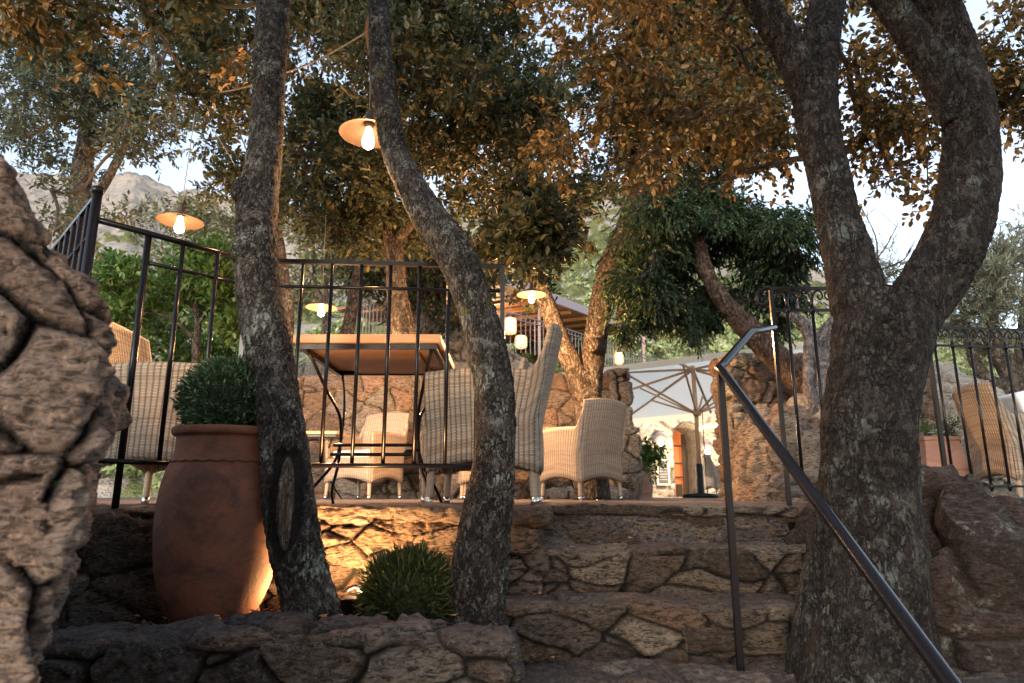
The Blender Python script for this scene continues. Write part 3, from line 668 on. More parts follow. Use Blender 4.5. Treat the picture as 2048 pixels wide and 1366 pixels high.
# menu board
mb_ = P(1326, 944, 18.38); bo = empty('menu_board', mb_, 'small framed chalkboard menu hanging on the stone wall left of the arch', 'sign')
MB().box(mb_ + Vector((-.17, -.02, -.34)), mb_ + Vector((.17, .03, .34))).build('frame', mat_simple('pale_frame', (0.6, 0.5, 0.36), 0.6), bo, False, world=True)
MB().box(mb_ + Vector((-.125, -.035, -.29)), mb_ + Vector((.125, -.021, .29))).build('slate', mat_simple('chalkboard', (0.035, 0.04, 0.05), 0.7), bo, False, world=True)
ck = MB(); rnd = random.Random(3)
for r_ in range(7):
    z = 0.22 - r_ * 0.07; x = -0.09
    while x < 0.08:
        l = rnd.uniform(.012, .03); ck.tube([mb_ + Vector((x, -.04, z)), mb_ + Vector((x + l * .5, -.04, z + .014)), mb_ + Vector((x + l, -.04, z - .006))], 0.003, 4); x += l + rnd.choice([.006, .02])
ck.build('chalk_writing', mat_simple('chalk', (0.7, 0.7, 0.7), 0.9), bo, False, world=True)

# ------------------------------------------------------------------ pergola on the upper terrace
pg = empty('pergola_roof', (2.0, 26, 2.5), 'low sloping pergola roof with a board ceiling beyond the upper railing', 'pergola')
c1, c2, c3, c4 = P(1095, 603, 22), P(1262, 662, 30), P(1255, 672, 31), P(890, 640, 21)
fz = MB(); 
def quadslab(mbb, a, b, c, d, t):
    up = Vector((0, 0, t)); V = [*(tuple(v) for v in (a, b, c, d)), *(tuple(v + up) for v in (a, b, c, d))]
    mbb.add(V, [(0, 1, 2, 3), (7, 6, 5, 4), (0, 4, 5, 1), (1, 5, 6, 2), (2, 6, 7, 3), (3, 7, 4, 0)])
A0, A1 = P(1000, 566, 19.0), P(1264, 664, 31.0)
B0, B1 = A0 + Vector((-5.5, 3.0, 0.0)), A1 + Vector((-8, 3.0, 0.0))
quadslab(fz, A0, A1, B1, B0, 0.10); fz.build('board_ceiling', ROOFU, pg, False, world=True)
ff = MB(); ff.box((0, 0, 0), (0, 0, 0)); ff = MB(); n_ = Vector((0.05, -0.05, 0))
quadslab(ff, A0 + n_ + Vector((0, 0, -.06)), A1 + n_ + Vector((0, 0, -.06)), A1 + n_ * 2.5 + Vector((0, 0, -.06)), A0 + n_ * 2.5 + Vector((0, 0, -.06)), 0.3)
ff.build('fascia', mat_simple('mauve_fascia', (0.34, 0.27, 0.3), 0.6), pg, False, world=True)
for k in range(8):
    t = k / 7 * 0.9 + 0.03; a_ = A0.lerp(A1, t); b2 = B0.lerp(B1, t)
    MB().tube([a_ + Vector((0, 0, -.12)), b2 + Vector((0, 0, -.12))], 0.08, 4).build('rafter', TEAKB, pg, False, world=True)
for px, Y in ((1285, 31.5), (1078, 21.5)):
    p = P(px, 660 if px > 1200 else 600, Y); MB().tube([(p.x, p.y, p.z + .2), (p.x, p.y, p.z - 3.2)], 0.09 if px > 1200 else 0.06, 4).build('post', mat_simple('pergola_post', (0.3, 0.2, 0.2), 0.6), pg, False, world=True)
light('pergola_glow', P(1040, 640, 21.5) + Vector((-1.0, 1.5, -0.2)), 90, r=0.3, parent=pg, col=(1, 0.6, 0.3))
def upper_rail(pts, label, nb, hpx=1.0):
    p0 = Vector(pts[0]); o = empty('upper_railing', p0, label, 'railing', 'railings of the upper terrace')
    c = catmull([tuple(p) for p in pts], 12); seg = np.linalg.norm(np.diff(c, axis=0), axis=1); cum = np.concatenate([[0], np.cumsum(seg)])
    MB().tube(c, 0.025, 5).build('top_rail', GREYM, o, world=True)
    MB().tube(c - np.array([0, 0, .14]), 0.018, 4).build('lower_rail', GREYM, o, world=True)
    for k in range(nb + 1):
        s = cum[-1] * k / nb; q = [np.interp(s, cum, c[:, j]) for j in range(3)]
        MB().tube([(q[0], q[1], q[2]), (q[0], q[1], q[2] - 1.05)], 0.013 if k % 8 else 0.024, 4).build('baluster' if k % 8 else 'post', GREYM, o, False, world=True)
upper_rail([P(872, 612, 14.5), P(1000, 622, 17), P(1100, 648, 20), P(1200, 680, 24.5), P(1325, 722, 32)], 'long steel railing stepping down the upper terrace behind the forked tree', 62)
upper_rail([P(722, 606, 13), P(752, 592, 12.8), P(800, 585, 12.7), P(850, 600, 12.9)], 'short curved steel railing behind the leaning orange lit trunk', 16)

# ================================================================== TREES
def bark_tube(mb_cols, pts, Y=None, seed=1, ns=72, step=0.012, plate=(0.03, 0.03, 0.055), depth=0.006, lump=0.04, extra=None):
    """pts: list of (px, py, Y, width_px) -> displaced bark tube"""
    c = []; r = []
    for px, py, y, wd in pts:
        c.append(tuple(P(px, py, y))); r.append(wd / 2 / 1365 * y / math.sqrt(1 + ((px - 1024) / 1365) ** 2))
    cc = catmull(c, 10); L = np.linalg.norm(np.diff(cc, axis=0), axis=1).sum(); n = max(8, int(L / step))
    s = np.concatenate([[0], np.cumsum(np.linalg.norm(np.diff(cc, axis=0), axis=1))]); u = np.linspace(0, s[-1], n)
    cc2 = np.stack([np.interp(u, s, cc[:, k]) for k in range(3)], 1)
    rr = catmull([(a, 0, 0) for a in r], 10)[:, 0]; rr = np.interp(u, s, rr)
    V, F, Nn = sweep(cc2, rr, ns, ref=(0, 1, 0.01))
    rad = np.repeat(rr, ns)
    d = lump * rad * 2 * fbm(V / (rad.mean() * 2.2), 3, seed) + 0.25 * lump * rad * fbm(V / (rad.mean() * .5), 2, seed + 2)
    q = V / np.array(plate); q += 0.5 * wp3(V * 14, seed)
    bd, ia, ib = voro(q, seed + 5, 0.9); j = np.clip(bd / 0.16, 0, 1)
    big = np.clip(0.55 + 0.9 * fbm(V * 6, 2, seed + 9), 0.15, 1)
    d += depth * (j - 1) * big + depth * 0.5 * (ib - .5) * big + depth * 0.5 * fbm(V * np.array([60, 60, 30]), 3, seed + 3)
    col = np.stack([ia, (1 - j) * big, np.zeros(len(V))], 1)
    if extra: d, col = extra(V, Nn, d, col, rad)
    V = V + Nn * d[:, None]
    # end caps
    n_ = len(cc2); V = np.vstack([V, cc2[0], cc2[-1]]); a = len(V) - 2; i = np.arange(ns); k = (i + 1) % ns
    F3 = np.vstack([np.stack([np.full(ns, a), k, i], 1), np.stack([np.full(ns, a + 1), (n_ - 1) * ns + i, (n_ - 1) * ns + k], 1)])
    col = np.vstack([col, col[:1], col[-1:]]); mb_cols.append((V, F, F3, col))
def build_tubes(name, parts, mat, parent):
    V = []; F4 = []; F3 = []; Cc = []; off = 0
    for v, f, f3, c in parts: V.append(v); F4.append(f + off); F3.append(f3 + off); Cc.append(c); off += len(v)
    return mesh_obj(name, np.vstack(V), [np.vstack(F4), np.vstack(F3)], mat, parent, True, col=np.vstack(Cc), world=True)

def foliage(name, clumps, parent, lmat, tmat, leaf=(0.05, 0.02), per=9, seed=1, droop=0.0, spray=0.16, wide=1.0, narrow=False, shell=0.5, limbs=None, dens=1.0, upright=0.35, hue=0.0, world=True, at_world=False):
    """clumps: (px, py, Y, rx_px, ry_px, n_sprays). one mesh of leaves + twigs"""
    rs = np.random.RandomState(seed); cen = []; 
    B = []; 
    for (px, py, Y, rx, ry, n) in clumps:
        c = np.array(P(px, py, Y)); ax = rx / 1365 * Y; az = ry / 1365 * Y; ay = wide * 0.5 * (ax + az)
        if at_world: c = np.array((px, py, Y)); ax, az, ay = rx, ry, rx
        n = int(n * dens); d = rs.normal(size=(n, 3)); d /= np.linalg.norm(d, axis=1)[:, None]
        rad = rs.uniform(0, 1, n) ** shell
        B.append((c + d * rad[:, None] * np.array([ax, ay, az]), d, np.full(n, 1.0)))
    o = np.concatenate([b[0] for b in B]); dd = np.concatenate([b[1] for b in B]); n = len(o)
    ns_ = fbm(o / 0.22, 2, seed + 3)                       # knock holes so the crown reads as clusters
    k = (ns_ > (0.02 if narrow and droop else -0.16)) | (rs.uniform(size=n) < (0.12 if narrow and droop else 0.25)); o = o[k]; dd = dd[k]; n = len(o)
    T = dd * 0.8 + rs.normal(size=(n, 3)) * 0.6 + np.array([0, 0, upright - droop * 2.2]); T /= np.linalg.norm(T, axis=1)[:, None]
    L = spray * rs.uniform(0.6, 1.3, n)
    hue_s = np.clip(0.45 + (1.3 if lmat.name.startswith('rusty') else 0.6) * fbm(o / 0.3, 2, seed + 8) + rs.normal(size=n) * 0.15, 0, 1)
    # leaves
    t = (np.tile(np.arange(per), (n, 1)) + rs.uniform(0, 1, (n, per))) / per
    base = o[:, None, :] + T[:, None, :] * (L[:, None] * t)[:, :, None]
    base += np.array([0, 0, -1]) * (droop * L[:, None] * t ** 2)[:, :, None] * 0.5
    rnd = rs.normal(size=(n, per, 3)); Tn = T[:, None, :]
    side = rnd - Tn * (rnd * Tn).sum(-1, keepdims=True); side /= np.linalg.norm(side, axis=-1, keepdims=True)
    ld = side * (0.45 if narrow else 0.85) + Tn * (1.0 if narrow else 0.6) + np.array([0, 0, -0.6 * droop]) ; ld /= np.linalg.norm(ld, axis=-1, keepdims=True)
    rn = rs.normal(size=(n, per, 3)) * 0.6 + np.array([0, 0, 0.9]); wv = np.cross(ld, rn); wv /= np.linalg.norm(wv, axis=-1, keepdims=True)
    nv = np.cross(wv, ld)
    sz = rs.uniform(0.65, 1.25, (n, per, 1)); l = leaf[0] * sz; w_ = leaf[1] * sz * 0.5
    curl = l * rs.uniform(-0.05, 0.25, (n, per, 1))
    p0 = base; p3 = base + ld * l - nv * curl
    a1 = base + ld * l * 0.33 + wv * w_ * 0.9 + nv * w_ * 0.35; a2 = base + ld * l * 0.68 + wv * w_ * 0.85 + nv * w_ * 0.2 - nv * curl * .5
    b1 = base + ld * l * 0.33 - wv * w_ * 0.9 + nv * w_ * 0.35; b2 = base + ld * l * 0.68 - wv * w_ * 0.85 + nv * w_ * 0.2 - nv * curl * .5
    V = np.stack([p0, a1, a2, p3, b2, b1], 2).reshape(-1, 3); m = n * per
    bi = (np.arange(m) * 6)[:, None]
    if leaf[1] < 0.012 or leaf[0] > 0.1:
        F = (bi + np.array([0, 1, 3, 5]))
    else: F = np.concatenate([bi + np.array([0, 1, 2, 3]), bi + np.array([0, 3, 4, 5])])
    col = np.repeat(np.stack([np.clip(np.repeat(hue_s[:, None], per, 1) + rs.normal(size=(n, per)) * 0.18, 0, 1), rs.uniform(size=(n, per)), np.zeros((n, per))], -1).reshape(-1, 3), 6, axis=0)
    # twigs: thin 3-sided
    e = o + T * L[:, None] + np.array([0, 0, -1]) * (droop * L * 0.5)[:, None]; s0 = o - dd * L[:, None] * 0.6
    x = np.cross(T, rs.normal(size=(n, 3))); x /= np.linalg.norm(x, axis=1)[:, None]; y = np.cross(T, x); tr = leaf[0] * 0.028
    tv = np.stack([s0 + x * tr, s0 - x * tr * .5 + y * tr * .87, s0 - x * tr * .5 - y * tr * .87, e + x * tr * .5, e - x * tr * .25 + y * tr * .4, e - x * tr * .25 - y * tr * .4], 1).reshape(-1, 3)
    ti = (np.arange(n) * 6 + len(V))[:, None]; TF = np.concatenate([ti + np.array([0, 1, 4, 3]), ti + np.array([1, 2, 5, 4]), ti + np.array([2, 0, 3, 5])])
    V = np.vstack([V, tv]); col = np.vstack([col, np.full((len(tv), 3), 0.3)])
    mi = np.concatenate([np.zeros(len(F)), np.ones(len(TF))])
    return mesh_obj(name, V, [F, TF], [lmat, tmat], parent, True, col=col, mi=mi, world=world)
TWIG = mat_simple('twig', (0.06, 0.045, 0.035), 0.9, noise=0.4)
def branches(parent, base_pts, clumps, seed, r0=0.02, mat=None, sub=2):
    """limbs grown clump to clump (nearest first) out of points on the tree (px,py,Y)"""
    rs = random.Random(seed); mb_ = MB(); pos = [P(*b) for b in base_pts]; nb = len(pos); par = [-1] * nb
    todo = [(P(c[0], c[1], c[2]), c[3] / 1365 * c[2]) for c in clumps]; rads = [0] * nb
    best = [min(((pos[k] - t[0]).length * 1.15, k) for k in range(nb)) for t in todo]; alive = list(range(len(todo)))
    while alive:
        i = min(alive, key=lambda q: best[q][0]); alive.remove(i); pos.append(todo[i][0]); par.append(best[i][1]); rads.append(todo[i][1]); k = len(pos) - 1
        for q in alive:
            d = (todo[q][0] - pos[k]).length
            if d < best[q][0]: best[q] = (d, k)
    cnt = [1] * len(pos)
    for k in range(len(pos) - 1, nb - 1, -1): cnt[par[k]] += cnt[k]
    for k in range(nb, len(pos)):
        s, e = pos[par[k]], pos[k]; L = (e - s).length
        if L < 0.02: continue
        m_ = s.lerp(e, .5) + Vector([rs.uniform(-.12, .12) * L for _ in range(3)]); r1 = min(r0 * 0.33 * math.sqrt(cnt[k]), r0 * 1.5); r2 = max(r1 * .7, r0 * .2)
        mb_.tube([s, m_, e], [r1, r1 * .85, r2], 6, smooth=5)
        for j in range(sub + 1):
            f = e + Vector([rs.uniform(-1, 1) * rads[k] * .95 for _ in range(3)]); q = m_.lerp(e, rs.uniform(0, 1))
            mb_.tube([q, q.lerp(f, .5) + Vector((rs.uniform(-.04, .04), 0, rs.uniform(-.03, .05))), f], [r0 * .2, r0 * .14, r0 * .05], 5, smooth=4)
    if mb_.n: mb_.build('branches', mat or TWIG, parent, world=True)
def tree(name, loc, label, group='trees around the terrace'):
    return empty(name, loc, label, 'tree', group)

# --- left foreground oak (with the hollow scar)
T1 = tree('oak_tree', P(625, 1250, 2.48), 'leaning grey oak trunk with a dark hollow scar, in front of the big terracotta pot')
def scar(V, Nn, d, col, rad):
    c = np.array(P(568, 1005, 2.40)); x = (V[:, 0] - c[0]) / 0.078; z = (V[:, 2] - c[2]) / 0.19
    e = x ** 2 + z ** 2; front = V[:, 1] < 2.47
    e = np.where(front, e, 9); e = e + 0.8 * fbm(V * np.array([16, 16, 7]), 3, 4)
    ins = np.clip((1 - e) / 0.3, 0, 1); lip = np.exp(-((e - 1.15) / 0.22) ** 2) * (e < 3)
    ex = (x - 0.1) / 0.5; wood = np.clip((1 - (ex ** 2 + (z / 0.88) ** 2)) / 0.3, 0, 1) * front
    d = d * (1 - ins) - 0.028 * ins + 0.003 * lip + 0.013 * wood
    col = col.copy(); col[:, 2] = np.maximum(col[:, 2], wood * ins); col[:, 1] = np.where(ins > 0.3, np.where(wood > .3, 0, 1), np.maximum(col[:, 1], lip * .25)); return d, col
p_ = []
bark_tube(p_, [(630, 1290, 2.45, 135), (628, 1240, 2.45, 112), (600, 1130, 2.45, 104), (578, 1010, 2.46, 108), (570, 900, 2.48, 100), (556, 800, 2.5, 96), (538, 700, 2.54, 98), (520, 600, 2.58, 97),
   (511, 500, 2.62, 95), (516, 400, 2.68, 90), (530, 300, 2.74, 78), (537, 200, 2.8, 74), (541, 100, 2.87, 78), (548, 0, 2.94, 82), (552, -120, 3.02, 84)], seed=3, ns=110, step=0.007, plate=(0.02, 0.02, 0.03), depth=0.009, extra=scar)
bark_tube(p_, [(520, 470, 2.62, 60), (488, 500, 2.56, 56), (478, 520, 2.54, 40)], seed=7, ns=40, step=0.008, plate=(0.02, 0.02, 0.03))
bark_tube(p_, [(500, 375, 2.68, 70), (480, 385, 2.64, 46), (472, 396, 2.62, 20)], seed=8, ns=40, step=0.008, plate=(0.02, 0.02, 0.03))
build_tubes('trunk', p_, B_oak, T1)
# --- second foreground oak
T2 = tree('oak_tree', P(955, 1250, 2.68), 'curving oak trunk with pale lichen rising at the left side of the steps')
p_ = []
bark_tube(p_, [(952, 1275, 2.62, 135), (955, 1230, 2.63, 112), (962, 1110, 2.64, 106), (978, 1000, 2.65, 96), (990, 900, 2.66, 84), (990, 800, 2.68, 82), (975, 700, 2.70, 82), (946, 600, 2.73, 80),
   (905, 500, 2.76, 84), (862, 440, 2.79, 78), (826, 380, 2.82, 68), (790, 300, 2.86, 60), (770, 200, 2.92, 58), (760, 100, 2.98, 52), (757, 0, 3.04, 48), (752, -120, 3.1, 48)], seed=13, ns=100, step=0.007, plate=(0.022, 0.022, 0.032), depth=0.008)
build_tubes('trunk', p_, B_oak2, T2)
# --- big forked tree on the right
T3 = tree('oak_tree', P(1720, 1400, 2.5), 'huge dark forked oak trunk on the right behind the iron handrail')
p_ = []
bark_tube(p_, [(1735, 1520, 2.35, 330), (1742, 1400, 2.37, 290), (1748, 1250, 2.4, 235), (1748, 1100, 2.42, 205), (1742, 980, 2.44, 195), (1738, 850, 2.46, 196), (1752, 750, 2.48, 200), (1762, 680, 2.50, 215), (1775, 620, 2.52, 215)], seed=23, ns=150, step=0.008, plate=(0.02, 0.02, 0.036), depth=0.010)
bark_tube(p_, [(1640, 1500, 2.5, 150), (1645, 1350, 2.5, 140), (1655, 1200, 2.5, 120), (1668, 1080, 2.5, 110), (1690, 960, 2.5, 110), (1705, 850, 2.5, 110), (1715, 760, 2.52, 100)], seed=25, ns=90, step=0.008, plate=(0.02, 0.02, 0.036), depth=0.010)
bark_tube(p_, [(1762, 720, 2.5, 130), (1725, 620, 2.52, 130), (1698, 520, 2.55, 112), (1672, 420, 2.58, 98), (1646, 300, 2.62, 96), (1630, 200, 2.66, 104), (1640, 100, 2.72, 92), (1655, 0, 2.78, 84), (1665, -120, 2.84, 80)], seed=27, ns=100, step=0.008, plate=(0.02, 0.02, 0.036), depth=0.010)
bark_tube(p_, [(1625, 210, 2.66, 84), (1585, 110, 2.62, 80), (1530, 20, 2.58, 76), (1475, -80, 2.54, 76)], seed=29, ns=70, step=0.008, plate=(0.02, 0.02, 0.036), depth=0.010)
bark_tube(p_, [(1775, 760, 2.46, 130), (1810, 650, 2.47, 140), (1868, 560, 2.47, 148), (1915, 470, 2.46, 152), (1936, 380, 2.45, 144), (1940, 300, 2.44, 136), (1935, 200, 2.42, 120), (1910, 100, 2.4, 106), (1868, 0, 2.38, 118), (1830, -120, 2.36, 120)], seed=31, ns=120, step=0.008, plate=(0.02, 0.02, 0.036), depth=0.010)
bark_tube(p_, [(1900, 240, 2.43, 70), (1860, 130, 2.36, 84), (1790, 20, 2.3, 80), (1720, -80, 2.25, 76)], seed=33, ns=60, step=0.009, plate=(0.02, 0.02, 0.036), depth=0.010)
build_tubes('trunk', p_, B_big, T3)
rs_ = random.Random(5)
# rusty leaves: hanging between the limbs, over the middle and at the right edge
gold = []
for (x0, x1, y0, y1, n, r, sp, yy) in [(1060, 1330, -60, 160, 14, 85, 46, (2.9, 4.0)), (1080, 1340, 150, 330, 12, 66, 34, (3.0, 3.8)), (1330, 1560, -60, 330, 16, 72, 38, (2.9, 3.8)),
      (1500, 1590, 260, 350, 3, 38, 16, (3.0, 3.3)), (1690, 1880, -40, 240, 12, 66, 44, (2.9, 3.6)), (1700, 1870, 240, 400, 9, 48, 20, (3.0, 3.6)), (1960, 2080, -40, 260, 9, 70, 44, (2.9, 3.5)), (1560, 1700, -60, 60, 4, 50, 22, (3.2, 3.6))]:
    for k in range(n): gold.append((rs_.uniform(x0, x1), rs_.uniform(y0, y1), rs_.uniform(*yy), r * rs_.uniform(.7, 1.3), r * rs_.uniform(.6, 1.0), sp))
# unseen foliage added above and behind the camera to block sky light
over = [(rs_.uniform(-2.6, 3.2), rs_.uniform(-3.2, 2.2), rs_.uniform(2.5, 3.4), 0.75, 0.4, 120) for k in range(26)] + [(rs_.uniform(-3.5, 3.5), rs_.uniform(-4.2, -3.0), rs_.uniform(0.6, 2.6), 0.8, 0.6, 110) for k in range(12)]
foliage('crown', gold, T3, L_gold, TWIG, (0.040, 0.023), 9, 41, droop=0.35, spray=0.13, dens=0.95)
branches(T3, [(1620, 150, 2.66), (1540, 30, 2.58), (1640, 60, 2.74), (1860, 130, 2.4), (1790, 20, 2.32), (1930, 150, 2.42), (1655, 330, 2.62)], gold, 5, 0.012)
MB().tube([P(1625, 315, 2.66), P(1570, 322, 2.9), P(1480, 345, 3.1), P(1400, 372, 3.4)], [.016, .013, .01, .005], 7, smooth=6).build('dead_limb', B_big, T3, world=True)
foliage('unseen_shade_leaves', over, T3, L_oak, TWIG, (0.11, 0.06), 8, 43, spray=0.3, dens=1.0, at_world=True)

# --- forked tree in the middle
T4 = tree('oak_tree', P(1180, 980, 7.4), 'two stemmed oak behind the pale wicker chair, left stem lit orange by a lamp')
p_ = []
bark_tube(p_, [(1184, 1000, 7.4, 74), (1180, 880, 7.4, 60), (1176, 790, 7.4, 58), (1186, 710, 7.4, 50), (1200, 620, 7.4, 48), (1218, 540, 7.4, 48), (1250, 460, 7.4, 46), (1285, 380, 7.4, 50), (1325, 310, 7.3, 42), (1390, 230, 7.2, 34), (1470, 160, 7.0, 24)], seed=51, ns=64, step=0.03, plate=(.05, .05, .08), depth=.012)
bark_tube(p_, [(1168, 800, 7.4, 44), (1150, 740, 7.36, 42), (1120, 680, 7.3, 40), (1098, 620, 7.25, 38), (1074, 560, 7.2, 34), (1060, 480, 7.2, 30), (1062, 380, 7.2, 24)], seed=53, ns=50, step=0.03, plate=(.05, .05, .08), depth=.012)
bark_tube(p_, [(1282, 390, 7.4, 44), (1266, 320, 7.5, 36), (1262, 240, 7.6, 28), (1240, 130, 7.7, 20)], seed=55, ns=40, step=0.04, plate=(.05, .05, .08), depth=.006)
bark_tube(p_, [(1300, 370, 7.4, 34), (1400, 368, 7.3, 26), (1500, 340, 7.1, 20), (1590, 320, 6.9, 12)], seed=57, ns=36, step=0.04, plate=(.05, .05, .08), depth=.006)
bark_tube(p_, [(1196, 700, 7.36, 36), (1186, 690, 7.2, 34), (1182, 688, 7.12, 30)], seed=58, ns=36, step=0.03, plate=(.05, .05, .08), depth=.004)
build_tubes('trunk', p_, B_far, T4)
def field(boxes, seed):
    rs = random.Random(seed); out = []
    for (x0, x1, y0, y1, n, r, sp, ya, yb) in boxes:
        for k in range(n): out.append((rs.uniform(x0, x1), rs.uniform(y0, y1), rs.uniform(ya, yb), r * rs.uniform(.7, 1.25), r * rs.uniform(.55, .95), int(sp * rs.uniform(.7, 1.2))))
    return out
c4 = field([(1080, 1560, -80, 250, 34, 80, 130, 6.2, 8.2), (1200, 1480, 230, 400, 12, 62, 95, 6.6, 7.6), (1000, 1180, 400, 560, 8, 55, 90, 6.8, 7.6), (1110, 1230, 380, 480, 3, 40, 50, 7, 7.6), (1400, 1600, 120, 330, 7, 60, 80, 6.2, 7.2)], 61)
foliage('crown', c4, T4, L_oak, TWIG, (0.075, 0.034), 9, 61, spray=0.2)
branches(T4, [(1285, 380, 7.4), (1390, 230, 7.2), (1262, 240, 7.6), (1240, 130, 7.7), (1500, 340, 7.1), (1062, 400, 7.2), (1060, 480, 7.2)], c4, 6, 0.03)

# crowns of the two foreground oaks: dark mass over the middle left
c2 = field([(600, 1080, -80, 200, 34, 85, 120, 4.2, 6.4), (800, 1100, 200, 420, 20, 72, 100, 4.6, 6.2), (970, 1100, 400, 500, 10, 46, 95, 3.7, 4.7)], 71)
foliage('crown', c2, T2, L_oak, TWIG, (0.06, 0.027), 9, 71, spray=0.17)
branches(T2, [(757, 0, 3.04), (760, 100, 2.98)], c2, 7, 0.009)
c1 = field([(380, 520, -60, 250, 12, 66, 85, 3.8, 5.2), (430, 520, 250, 420, 4, 40, 60, 4.4, 5.2)], 73) + field([(0, 200, -40, 60, 5, 62, 34, 2.9, 3.4), (180, 420, -40, 40, 4, 60, 34, 2.9, 3.3)], 74)
foliage('crown', c1, T1, L_oak, TWIG, (0.055, 0.025), 9, 73, spray=0.16)
branches(T1, [(548, 0, 2.94), (541, 100, 2.87), (552, -100, 3.0)], c1, 8, 0.008)
g1 = field([(-20, 90, -40, 60, 4, 50, 20, 2.7, 3.1), (180, 235, 40, 160, 3, 32, 9, 2.9, 3.2), (390, 470, 90, 170, 2, 30, 9, 2.9, 3.3)], 75)
foliage('rusty_sprays', g1, T1, L_gold, TWIG, (0.045, 0.026), 9, 75, droop=0.35, spray=0.13)

# --- leaning orange lit tree behind the table
T5 = tree('oak_tree', P(865, 1000, 6.4), 'slim leaning oak trunk behind the near table, lit orange by the small hanging lamp')
p_ = []
bark_tube(p_, [(872, 1010, 6.6, 62), (866, 900, 6.6, 58), (845, 780, 6.6, 52), (812, 680, 6.6, 50), (796, 600, 6.6, 44), (790, 520, 6.6, 40), (778, 430, 6.6, 38), (765, 340, 6.6, 32), (740, 230, 6.6, 26)], seed=81, ns=50, step=0.025, plate=(.05, .05, .08), depth=.006)
bark_tube(p_, [(785, 490, 6.6, 26), (830, 440, 6.5, 22), (880, 400, 6.4, 16)], seed=83, ns=30, step=0.03)
build_tubes('trunk', p_, B_far, T5)
c5 = field([(590, 760, 180, 400, 20, 66, 95, 5.6, 7.4), (680, 920, 400, 500, 9, 50, 80, 6.2, 7.4), (590, 660, 400, 500, 4, 45, 50, 6.4, 7.4)], 85)
foliage('crown', c5, T5, L_oak, TWIG, (0.07, 0.032), 9, 85, spray=0.19)
branches(T5, [(765, 340, 6.6), (740, 230, 6.6), (880, 400, 6.4), (778, 430, 6.6)], c5, 9, 0.025)

# --- left background oak
T6 = tree('oak_tree', P(160, 700, 6.0), 'oak with a short forked trunk and grey green crown behind the left railing')
p_ = []
bark_tube(p_, [(150, 900, 6, 66), (152, 600, 6, 58), (158, 480, 6, 56), (160, 400, 6, 52), (165, 330, 6, 48), (175, 270, 6, 44), (172, 180, 6.1, 34), (178, 60, 6.2, 28), (180, -60, 6.2, 22)], seed=91, ns=50, step=0.025, plate=(.04, .04, .06), depth=.006)
bark_tube(p_, [(180, 300, 6, 34), (220, 260, 5.9, 34), (270, 215, 5.8, 30), (310, 150, 5.7, 24), (300, 60, 5.6, 18), (310, -30, 5.6, 14)], seed=93, ns=40, step=0.025)
bark_tube(p_, [(190, 400, 6, 22), (225, 340, 5.9, 22), (262, 270, 5.8, 18), (300, 200, 5.7, 16)], seed=95, ns=36, step=0.025)
build_tubes('trunk', p_, B_oak, T6)
c6 = field([(-30, 150, 60, 200, 10, 60, 72, 5.2, 6.6), (120, 420, 60, 230, 15, 58, 75, 5.0, 6.6), (0, 150, 200, 330, 9, 50, 52, 5.2, 6.4), (200, 400, 220, 340, 8, 46, 46, 5.2, 6.2), (90, 210, 380, 470, 5, 38, 20, 5.0, 5.8), (200, 270, 430, 500, 2, 36, 20, 5.2, 5.6), (80, 420, -60, 80, 10, 66, 75, 5.2, 6.4)], 97)
foliage('crown', c6, T6, L_teal, TWIG, (0.055, 0.022), 9, 97, spray=0.17)
branches(T6, [(175, 270, 6), (172, 180, 6.1), (270, 215, 5.8), (310, 150, 5.7), (262, 270, 5.8), (158, 470, 6), (178, 60, 6.2)], c6, 10, 0.022)

# --- laurel tree behind the left chairs
T7 = tree('laurel_tree', P(392, 800, 9.5), 'bright green laurel tree with a thin trunk behind the left railing')
p_ = []
bark_tube(p_, [(395, 800, 9.5, 20), (392, 700, 9.5, 17), (396, 640, 9.5, 15), (380, 570, 9.5, 12)], seed=101, ns=24, step=0.04)
bark_tube(p_, [(393, 680, 9.5, 9), (340, 635, 9.3, 8), (290, 625, 9.2, 6)], seed=102, ns=16, step=0.05)
bark_tube(p_, [(393, 655, 9.5, 9), (430, 600, 9.3, 8), (460, 570, 9.2, 6)], seed=103, ns=16, step=0.05)
build_tubes('trunk', p_, B_far, T7)
c7 = field([(190, 480, 520, 600, 15, 44, 95, 8.6, 10.5), (200, 330, 600, 680, 6, 40, 60, 9.4, 10.5), (430, 480, 600, 690, 4, 36, 70, 9, 10)], 104)
foliage('crown', c7, T7, L_shrub, TWIG, (0.10, 0.042), 9, 105, spray=0.2)
c7b = field([(170, 480, 590, 760, 16, 55, 80, 11, 12.5)], 106)
T7b = tree('laurel_hedge', P(300, 800, 11.5), 'dark green hedge mass behind the laurel tree and the left wicker chair')
foliage('crown', c7b, T7b, L_shrub, TWIG, (0.12, 0.05), 9, 106, spray=0.22)
